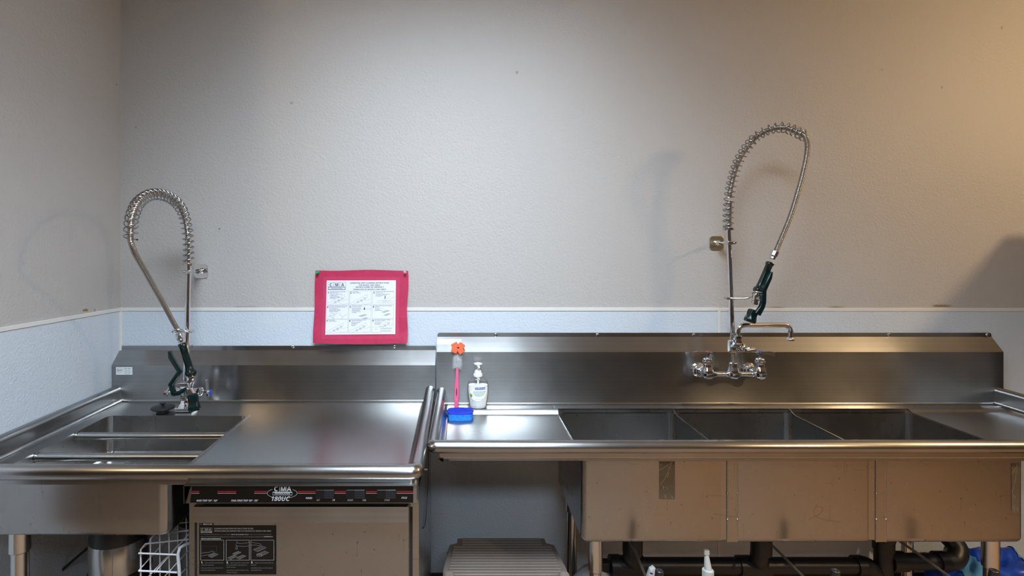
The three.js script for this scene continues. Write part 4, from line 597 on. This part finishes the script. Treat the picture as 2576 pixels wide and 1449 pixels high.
  const g = new THREE.BufferGeometry(); g.setAttribute('position', new THREE.Float32BufferAttribute(pos, 3)); g.setAttribute('uv', new THREE.Float32BufferAttribute(uv, 2)); g.setIndex(idx); g.computeVertexNormals();
  part('front_label', g, std(0xffffff, 0.4, 0, { map: lab, alphaTest: 0.5, transparent: true }), t).userData.label = 'blue and pale green printed label';
}
{
  const base = V(X(1147.5, 0.093), 0.834, 0.093), t = thing('dish_brush', 'pink handled bottle brush with orange sponge tip leaning on the backsplash', 'brush', [base.x, base.y, base.z]); t.rotation.set(-0.115, 0, -0.028);
  const pink = std(lin(0.72, 0.11, 0.24), 0.35), H = new THREE.Shape(), hw = [[0, 0.0058], [0.012, 0.0062], [0.02, 0.0068], [0.026, 0.0075], [0.032, 0.0072], [0.045, 0.0078], [0.065, 0.0072], [0.085, 0.0066], [0.105, 0.0052], [0.128, 0.0040], [0.150, 0.0036]];
  hw.forEach(([y, r], i) => i ? H.lineTo(r, y) : H.moveTo(r, y)); [...hw].reverse().forEach(([y, r]) => H.lineTo(-r, y)); const ho = new THREE.Path(); ho.absellipse(0, 0.057, 0.0034, 0.019, 0, Math.PI * 2, true); H.holes.push(ho);
  part('handle', [soft(plate(H, 0.007, 0.0015).translate(0, 0, -0.0035), 0.6), ...Array.from({ length: 8 }, (_, i) => new THREE.BoxGeometry(0.009, 0.0012, 0.0106).translate(0, 0.094 + i * 0.004, 0)), new RoundedBoxGeometry(0.0185, 0.003, 0.011, 2, 0.001).translate(0, 0.0275, 0)], pink, t);
  part('twisted_wire', rod(V(0, 0.145, 0), V(0, 0.225, 0), 0.0016, 8), M.chromeDull, t);
  const br = []; for (let i = 0; i < 900; i++) { const y = 0.157 + 0.055 * rnd(), a = rnd() * 6.283, L = 0.017 + 0.007 * rnd(), dn = -0.35 - 0.5 * rnd(), a0 = V(0, y, 0), e = V(Math.cos(a) * L, y + dn * L, Math.sin(a) * L * 0.85); const d = e.clone().sub(a0), sdx = d.clone().cross(V(0, 1, 0)).normalize().multiplyScalar(0.00024), g = new THREE.BufferGeometry(); const q = [a0.clone().add(sdx), a0.clone().sub(sdx), e, a0.clone().add(V(0, 0.0004, 0)), a0.clone().sub(V(0, 0.0004, 0)), e]; g.setAttribute('position', new THREE.Float32BufferAttribute(q.flatMap(p => [p.x, p.y, p.z]), 3)); g.computeVertexNormals(); br.push(g); }
  const bm = part('bristles', br, std(lin(0.72, 0.72, 0.74), 0.5), t); bm.userData = { kind: 'stuff', label: 'white nylon bristles' };
  const or = std(lin(0.72, 0.13, 0.055), 0.85);
  for (const [ax, ay, rz, dz] of [[-0.0115, 0.2385, 0.55, 0.004], [0.0125, 0.238, -0.62, 0.005], [-0.0105, 0.2215, -0.45, 0.006], [0.0105, 0.2195, 0.62, 0.008], [0.0, 0.229, 0.2, -0.008]]) part('sponge_petal', [new RoundedBoxGeometry(0.024, 0.023, 0.019, 3, 0.003).rotateZ(rz).rotateY(ax * 18).translate(ax, ay, dz)], or, t);
}
{
  const z = 0.168, t = thing('scrub_sponge', 'blue foam sponge with darker blue scrubbing face by the soap bottle', 'sponge', [X(1157.5, z), 0.8135, z]);
  const out = (k) => { const q = []; for (let i = 0; i < 64; i++) { const a = i / 64 * 2 * Math.PI, sq = 1 / Math.pow(Math.pow(Math.abs(Math.cos(a)), 3.2) + Math.pow(Math.abs(Math.sin(a)), 3.2), 1 / 3.2), wv = 1 + 0.035 * Math.cos(8 * a); q.push(new THREE.Vector2(0.0465 * k * sq * wv * Math.cos(a) * 1.0, 0.034 * k * sq * wv * Math.sin(a))); } return new THREE.Shape(q); };
  part('foam', plate(out(1), 0.021, 0.002).rotateX(-Math.PI / 2).translate(0, 0.002, 0), std(lin(0.01, 0.20, 0.75), 0.8, 0, { bumpMap: peelBump, bumpScale: 0.002 }), t);
  const loops = []; for (let i = 0; i < 900; i++) { const a = rnd() * 6.283, r = Math.sqrt(rnd()), x = 0.047 * r * Math.cos(a), zz = 0.034 * r * Math.sin(a); loops.push(new THREE.TorusGeometry(0.0014, 0.0005, 4, 7, 4).rotateY(rnd() * 6).translate(x, 0.0305, zz)); }
  const sc = part('scrub_face', [plate(out(1.04), 0.0045, 0.001).rotateX(-Math.PI / 2).translate(0, 0.0255, 0), ...loops], std(lin(0.01, 0.035, 0.50), 0.6), t); sc.userData.label = 'dark blue looped mesh face';
}

{ // torn scrap of paper in the corner of the far drainboard
  const q = [[-0.016, -0.002], [-0.008, 0.006], [0.001, 0.003], [0.006, 0.008], [0.018, 0.004], [0.012, -0.003], [0.004, -0.002], [-0.004, -0.007]].map(p => new THREE.Vector2(...p)), o = P(2514, 1018, 0.092);
  solo('paper_scrap', plate(new THREE.Shape(q), 0.0006).rotateX(-Math.PI / 2 + 0.12).translate(o.x - 0.004, 0.8338, 0.09), std(lin(0.62, 0.66, 0.74), 0.8), 'small torn white paper scrap in the drainboard corner', 'scrap');
}

// ---------------------------------------------------------------- under the dish table
{
  const cx = -1.105, cz = 0.47, t = thing('waste_disposer', 'stainless steel food waste disposer hanging under the small sink', 'disposer', [cx, 0, cz]);
  part('shell', lathe([[0, 0.435], [0.080, 0.435], [0.0855, 0.443], [0.0855, 0.4445], [0.0855, 0.531], [0.0855, 0.5325], [0.083, 0.536], [0, 0.536]], 48), std(lin(0.56, 0.55, 0.53), 0.24, 1), t).userData.label = 'polished steel drum';
  part('top_housing', lathe([[0, 0.5365], [0.084, 0.5365], [0.084, 0.55], [0.078, 0.62], [0.055, 0.66], [0.05, 0.689], [0, 0.689]], 40), M.black, t);
  part('base_band', lathe([[0.0862, 0.424], [0.0885, 0.427], [0.0885, 0.437], [0.0862, 0.440]], 48), M.black, t);
  part('motor_base', lathe([[0, 0.36], [0.055, 0.36], [0.076, 0.375], [0.084, 0.43], [0, 0.43]], 40), M.black, t);
  part('shell_seam', span(0.028, 0.0292, 0.444, 0.533, 0.0800, 0.0815), M.galv, t);
}
solo('power_cord', tube([P(240, 1362, 0.30), P(205, 1392, 0.30), P(150, 1440, 0.31), P(90, 1500, 0.32), V(X(60, 0.32), 0.32, 0.3), V(X(50, 0.3), 0.16, 0.22), V(X(40, 0.25), 0.012, 0.2)], 0.0048, 60, 10), M.black, 'thick black cord running down behind the waste disposer', 'cord');
{ // white coated wire basket
  const t = thing('wire_basket', 'tall white coated wire basket beside the dishwasher', 'basket'), wm = std(lin(0.62, 0.63, 0.66), 0.35);
  const W4 = (a, b, z) => P(340 + a / 6.93, 1240 + b / 6.93, z), wire = (pts, r, rad = 0.012) => part('wire', bent(pts, r, rad, 40, 8), wm, t);
  const zs = [0.70, 0.63, 0.56, 0.49];
  // hoops that step back one behind the other
  wire([W4(95, 4885, 0.70), W4(98, 895, 0.70), W4(925, 810, 0.62)], 0.0022); wire([W4(280, 4885, 0.70), W4(265, 725, 0.68), W4(925, 655, 0.60)], 0.0022);
  wire([W4(450, 4760, 0.69), W4(430, 665, 0.66)], 0.0019); wire([W4(620, 4760, 0.68), W4(590, 612, 0.65)], 0.0019);
  wire([W4(755, 1500, 0.60), W4(742, 480, 0.58)], 0.0015); wire([W4(905, 1500, 0.58), W4(890, 440, 0.56)], 0.0015);
  wire([W4(675, 540, 0.57), W4(925, 508, 0.55)], 0.0016); wire([W4(845, 378, 0.54), W4(925, 362, 0.53)], 0.0014);
  wire([W4(60, 1052, 0.705), W4(420, 1065, 0.702), W4(720, 1078, 0.70)], 0.0024); wire([W4(60, 1358, 0.705), W4(420, 1372, 0.702), W4(735, 1388, 0.70)], 0.0026);
  wire([W4(790, 4885, 0.705), W4(775, 1390, 0.705), W4(735, 965, 0.70), W4(925, 885, 0.66)], 0.0046, 0.02);
  for (const [a, b, c, d] of [[60, 1355, 560, 800], [240, 1449, 760, 900], [120, 970, 430, 700], [520, 1449, 925, 1010], [330, 1400, 930, 720], [790, 1420, 925, 1280]]) wire([W4(a, b, 0.70), W4((a + c) / 2, (b + d) / 2, 0.66), W4(c, d, 0.60)], 0.0016);
  for (let b = 1663; b < 4860; b += 305) wire([W4(60, b, 0.705), W4(420, b + 13, 0.702), W4(760, b + 26, 0.70)], 0.0024);
  wire([W4(95, 4885, 0.70), W4(450, 4885, 0.69), W4(790, 4885, 0.705)], 0.0026);
}
{ // grey box standing behind the rack
  const t = thing('chemical_drum', 'grey plastic chemical tub behind the white wire basket', 'tub', [-0.86, 0, 0.40]);
  part('tub', [lathe([[0, 0], [0.082, 0], [0.086, 0.01], [0.088, 0.54], [0.084, 0.548], [0, 0.548]], 32)], std(lin(0.10, 0.10, 0.105), 0.5), t); part('lid', lathe([[0.0, 0.549], [0.091, 0.549], [0.091, 0.566], [0.084, 0.570], [0, 0.570]], 32), std(lin(0.06, 0.06, 0.065), 0.5), t);
}

// ---------------------------------------------------------------- under the three bowl sink
{
  const t = thing('drain_pipe', 'black plastic drain pipe with tees running under the three bowl sink', 'pipe'), z = 0.27, y = 0.317, r = 0.0272, hub = (a, b) => rod(a, b, 0.0335, 24), x3 = 1.4975;
  part('main_pipe', rod(V(0.56, y, z), V(1.44, y, z), r, 28), M.abs, t);
  [[0.59, y], [1.0415, y]].forEach(([x]) => part('tee', [hub(V(x - 0.055, y, z), V(x + 0.055, y, z)), tube([V(x, 0.40, 0.315), V(x, 0.372, 0.305), V(x + 0.012, 0.345, 0.285), V(x + 0.03, y, z)], 0.029, 24, 20), rod(V(x, 0.392, 0.318), V(x, 0.46, 0.32), 0.034, 24), rod(V(x, 0.46, 0.32), V(x, 0.485, 0.32), 0.026, 20)], M.abs, t));
  part('end_plug', [rod(V(0.525, y, z), V(0.56, y, z), 0.036, 28), new RoundedBoxGeometry(0.03, 0.034, 0.034, 2, 0.003).translate(0.506, y, z)], M.abs, t);
  const cx = x3 + 0.012, ty = 0.332;
  part('cross_tee', [tube([V(1.41, y, z), V(1.445, y + 0.0, z), V(1.48, y - 0.035, z), V(cx, y - 0.10, z)], 0.030, 30, 20), hub(V(1.405, y, z), V(1.435, y, z)), rod(V(cx, 0.02, z), V(cx, 0.40, z), 0.0295, 24), hub(V(cx, 0.375, z), V(cx, 0.42, z)), rod(V(cx, 0.42, z + 0.01), V(cx, 0.485, 0.31), 0.029, 24), hub(V(cx + 0.02, ty, z), V(cx + 0.075, ty, z))], M.abs, t);
  part('trap_arm', rod(V(cx + 0.05, ty, z), V(cx + 0.22, ty, z), r, 24), M.abs, t);
  part('return_bend', [hub(V(cx + 0.19, ty, z), V(cx + 0.225, ty, z)), tube([V(cx + 0.21, ty, z), V(cx + 0.26, ty + 0.004, z - 0.005), V(cx + 0.285, ty + 0.035, z - 0.02), V(cx + 0.262, ty + 0.075, z - 0.05), V(cx + 0.20, ty + 0.10, z - 0.08), V(cx + 0.12, ty + 0.12, z - 0.12)], 0.0315, 50, 22)], M.abs, t);
  const bc = canvasTex(48, 120, (g) => { g.fillStyle = '#cfcbc4'; g.fillRect(0, 0, 48, 120); g.fillStyle = '#333'; for (let i = 0; i < 24; i++) g.fillRect(8, 8 + i * 4, 24, 1 + (i * 7 % 3)); });
  const lz = z + 0.0425, lp = new THREE.CylinderGeometry(0.0302, 0.0302, 0.05, 8, 1, true, -0.5, 0.42).rotateX(0.55).translate(cx, 0.448, 0.2905); void lz; part('barcode_sticker', lp, std(0xffffff, 0.6, 0, { map: bc }), t);
}
{
  const t = thing('spray_bottle', 'white squeeze bottle with ribbed cap and flip spout under the middle bowl', 'bottle'), pl = std(lin(0.46, 0.48, 0.46), 0.45), z = 0.50, o = V(X(1781, z), 0, z), s = S(z), ht = py => Y(py, z);
  part('bottle', turned([[0, 0.001], [0.045, 0.001], [0.048, 0.02], [0.048, 0.27], [0.04, 0.32], [0.02, 0.355], [0.0165, 0.36], [0.0165, ht(1449) - 0.012]], o, V(0, 1, 0), 32), pl, t);
  part('ribbed_cap', [turned([[0, ht(1470)], [0.0172, ht(1470)], [0.0160, ht(1433)], [0.012, ht(1431)], [0, ht(1431)]], o, V(0, 1, 0), 36), ...Array.from({ length: 26 }, (_, i) => { const a = i / 26 * 6.283; return new THREE.BoxGeometry(0.0016, ht(1434) - ht(1469), 0.0014).rotateY(-a).translate(o.x + 0.0165 * Math.cos(a), (ht(1434) + ht(1469)) / 2, o.z + 0.0165 * Math.sin(a)); })], pl, t);
  part('flip_spout', [turned([[0, 0], [0.0118, 0], [0.0085, 0.030], [0.0065, 0.046], [0, 0.046]], V(o.x, ht(1432), z), V(-0.10, 1, 0), 24), new RoundedBoxGeometry(0.0165, 0.016, 0.013, 3, 0.003).translate(X(1777, z), ht(1389), z)], pl, t);
}
{
  const z = 0.56, t = thing('trigger_bottle', 'white trigger bottle with a blue mark beside the end bowl leg', 'bottle'), pl = std(lin(0.36, 0.37, 0.37), 0.45), o = V(X(1642, z), 0, z - 0.03);
  part('bottle', turned([[0, 0.001], [0.04, 0.001], [0.042, 0.02], [0.042, 0.24], [0.03, 0.31], [0.014, 0.34], [0.014, 0.38]], o, V(0, 1, 0), 28), pl, t);
  const hd = part('trigger_head', ribbon([P(1634, 1500, z), P(1636, 1449, z), P(1641, 1434, z), P(1646, 1429, z)], [0.012, 0.0075, 0.0072, 0.004], 0.014, 0.002), pl, t); part('blue_mark', new RoundedBoxGeometry(0.009, 0.005, 0.015, 2, 0.001).rotateZ(-0.4).translate(P(1637, 1438, z).x - 0.001, P(1637, 1438, z).y, z + 0.002), std(lin(0.01, 0.02, 0.14), 0.4), hd);
  part('neck', rod(V(o.x, 0.375, o.z), P(1634, 1495, z), 0.011, 16), pl, t);
}
{
  const z = 0.27, t = thing('white_bucket', 'white plastic pail with domed lid behind the end leg of the sink', 'bucket', [X(1495, z), 0, z]);
  part('pail', lathe([[0, 0.0], [0.075, 0.0], [0.088, 0.22], [0.086, 0.225], [0, 0.225]], 36), std(lin(0.42, 0.44, 0.48), 0.5), t); part('lid', lathe([[0.092, 0.222], [0.092, 0.234], [0.075, 0.26], [0.045, 0.298], [0.02, 0.312], [0, 0.315]], 36), std(lin(0.42, 0.44, 0.48), 0.5), t);
}
{
  const z = 0.21, t = thing('plastic_bag', 'crumpled blue plastic bag on the floor past the sink leg', 'bag', [X(2490, z), 0, z]);
  const g = new THREE.SphereGeometry(0.17, 56, 40), p = g.attributes.position; for (let i = 0; i < p.count; i++) { const x = p.getX(i), y = p.getY(i), q = p.getZ(i); const n = 1 + 0.06 * Math.sin(x * 47 + y * 31) + 0.05 * Math.sin(q * 59 - y * 41 + 2) + 0.03 * Math.sin(x * 120 + q * 90); p.setXYZ(i, x * n * 1.12, Math.max(0, 0.172 + y * n * 0.98), q * n * 0.85); } g.computeVertexNormals();
  part('bag', g, std(lin(0.005, 0.05, 0.42), 0.3), t);
  const g2 = g.clone().scale(1.012, 1.008, 1.012), idx = []; const pp = g2.attributes.position, ix = g2.index; for (let i = 0; i < ix.count; i += 3) { const a = ix.getX(i), x = pp.getX(a), y = pp.getY(a); if (Math.sin(x * 26 + y * 14) > 0.55 && y > 0.1) idx.push(ix.getX(i), ix.getX(i + 1), ix.getX(i + 2)); } g2.setIndex(idx); part('printed_stripes', g2, std(lin(0.10, 0.32, 0.62), 0.35), t);
}
{ // step stool
  const t = thing('step_stool', 'beige plastic step stool with ribbed top between dishwasher and sink', 'stool'), pl = std(lin(0.24, 0.195, 0.165), 0.5, 0, { map: smear });
  const yt = 0.39, s0 = z => S(z); void s0; const xc = X(1262, 0.25), zb = 0.22, zf = 0.52;
  const half = z => z < 0.262 ? 0.157 + (z - zb) * 0.02 : Math.min(0.203, 0.186 + (z - 0.262) * 0.1);
  const out = new THREE.Shape([[-0.157, -zb], [-0.160, -0.250], [-0.186, -0.262], [-0.203, -0.40], [-0.203, -zf], [0.203, -zf], [0.203, -0.40], [0.186, -0.262], [0.160, -0.250], [0.157, -zb]].map(p => new THREE.Vector2(...p)));
  part('top', plate(out, 0.02, 0.004).rotateX(-Math.PI / 2).translate(xc, yt - 0.028, 0), pl, t);
  for (let k = 0; k < 18; k++) { const z = zb + 0.010 + k * 0.0158, h = half(z) - 0.012 - (z > 0.43 ? 0.012 : 0); part('rib', new RoundedBoxGeometry(2 * h, 0.006, 0.0095, 2, 0.002).translate(xc, yt - 0.002, z), pl, t); }
  for (const s of [-1, 1]) { part('side_panel', [new RoundedBoxGeometry(0.022, yt - 0.03, zf - zb - 0.03, 3, 0.006).translate(xc + s * 0.188, (yt - 0.03) / 2, (zf + zb) / 2 + 0.015)], pl, t); part('corner_post', [new RoundedBoxGeometry(0.036, 0.06, 0.05, 4, 0.014).translate(xc + s * 0.186, yt - 0.006, 0.475)], pl, t); }
  part('lower_step', [new RoundedBoxGeometry(0.36, 0.03, 0.20, 3, 0.008).translate(xc, 0.19, zf + 0.08), new RoundedBoxGeometry(0.36, 0.17, 0.02, 3, 0.006).translate(xc, 0.09, zf + 0.165)], pl, t);
}

// each thing's origin goes to the middle of its base
for (const o of scene.children) if (o.isGroup && o.position.lengthSq() === 0 && o.children.length) {
  const bb = new THREE.Box3().setFromObject(o), c = V((bb.min.x + bb.max.x) / 2, bb.min.y, (bb.min.z + bb.max.z) / 2);
  o.position.copy(c); for (const k of o.children) k.position.sub(c);
}
renderer.render(scene, camera);
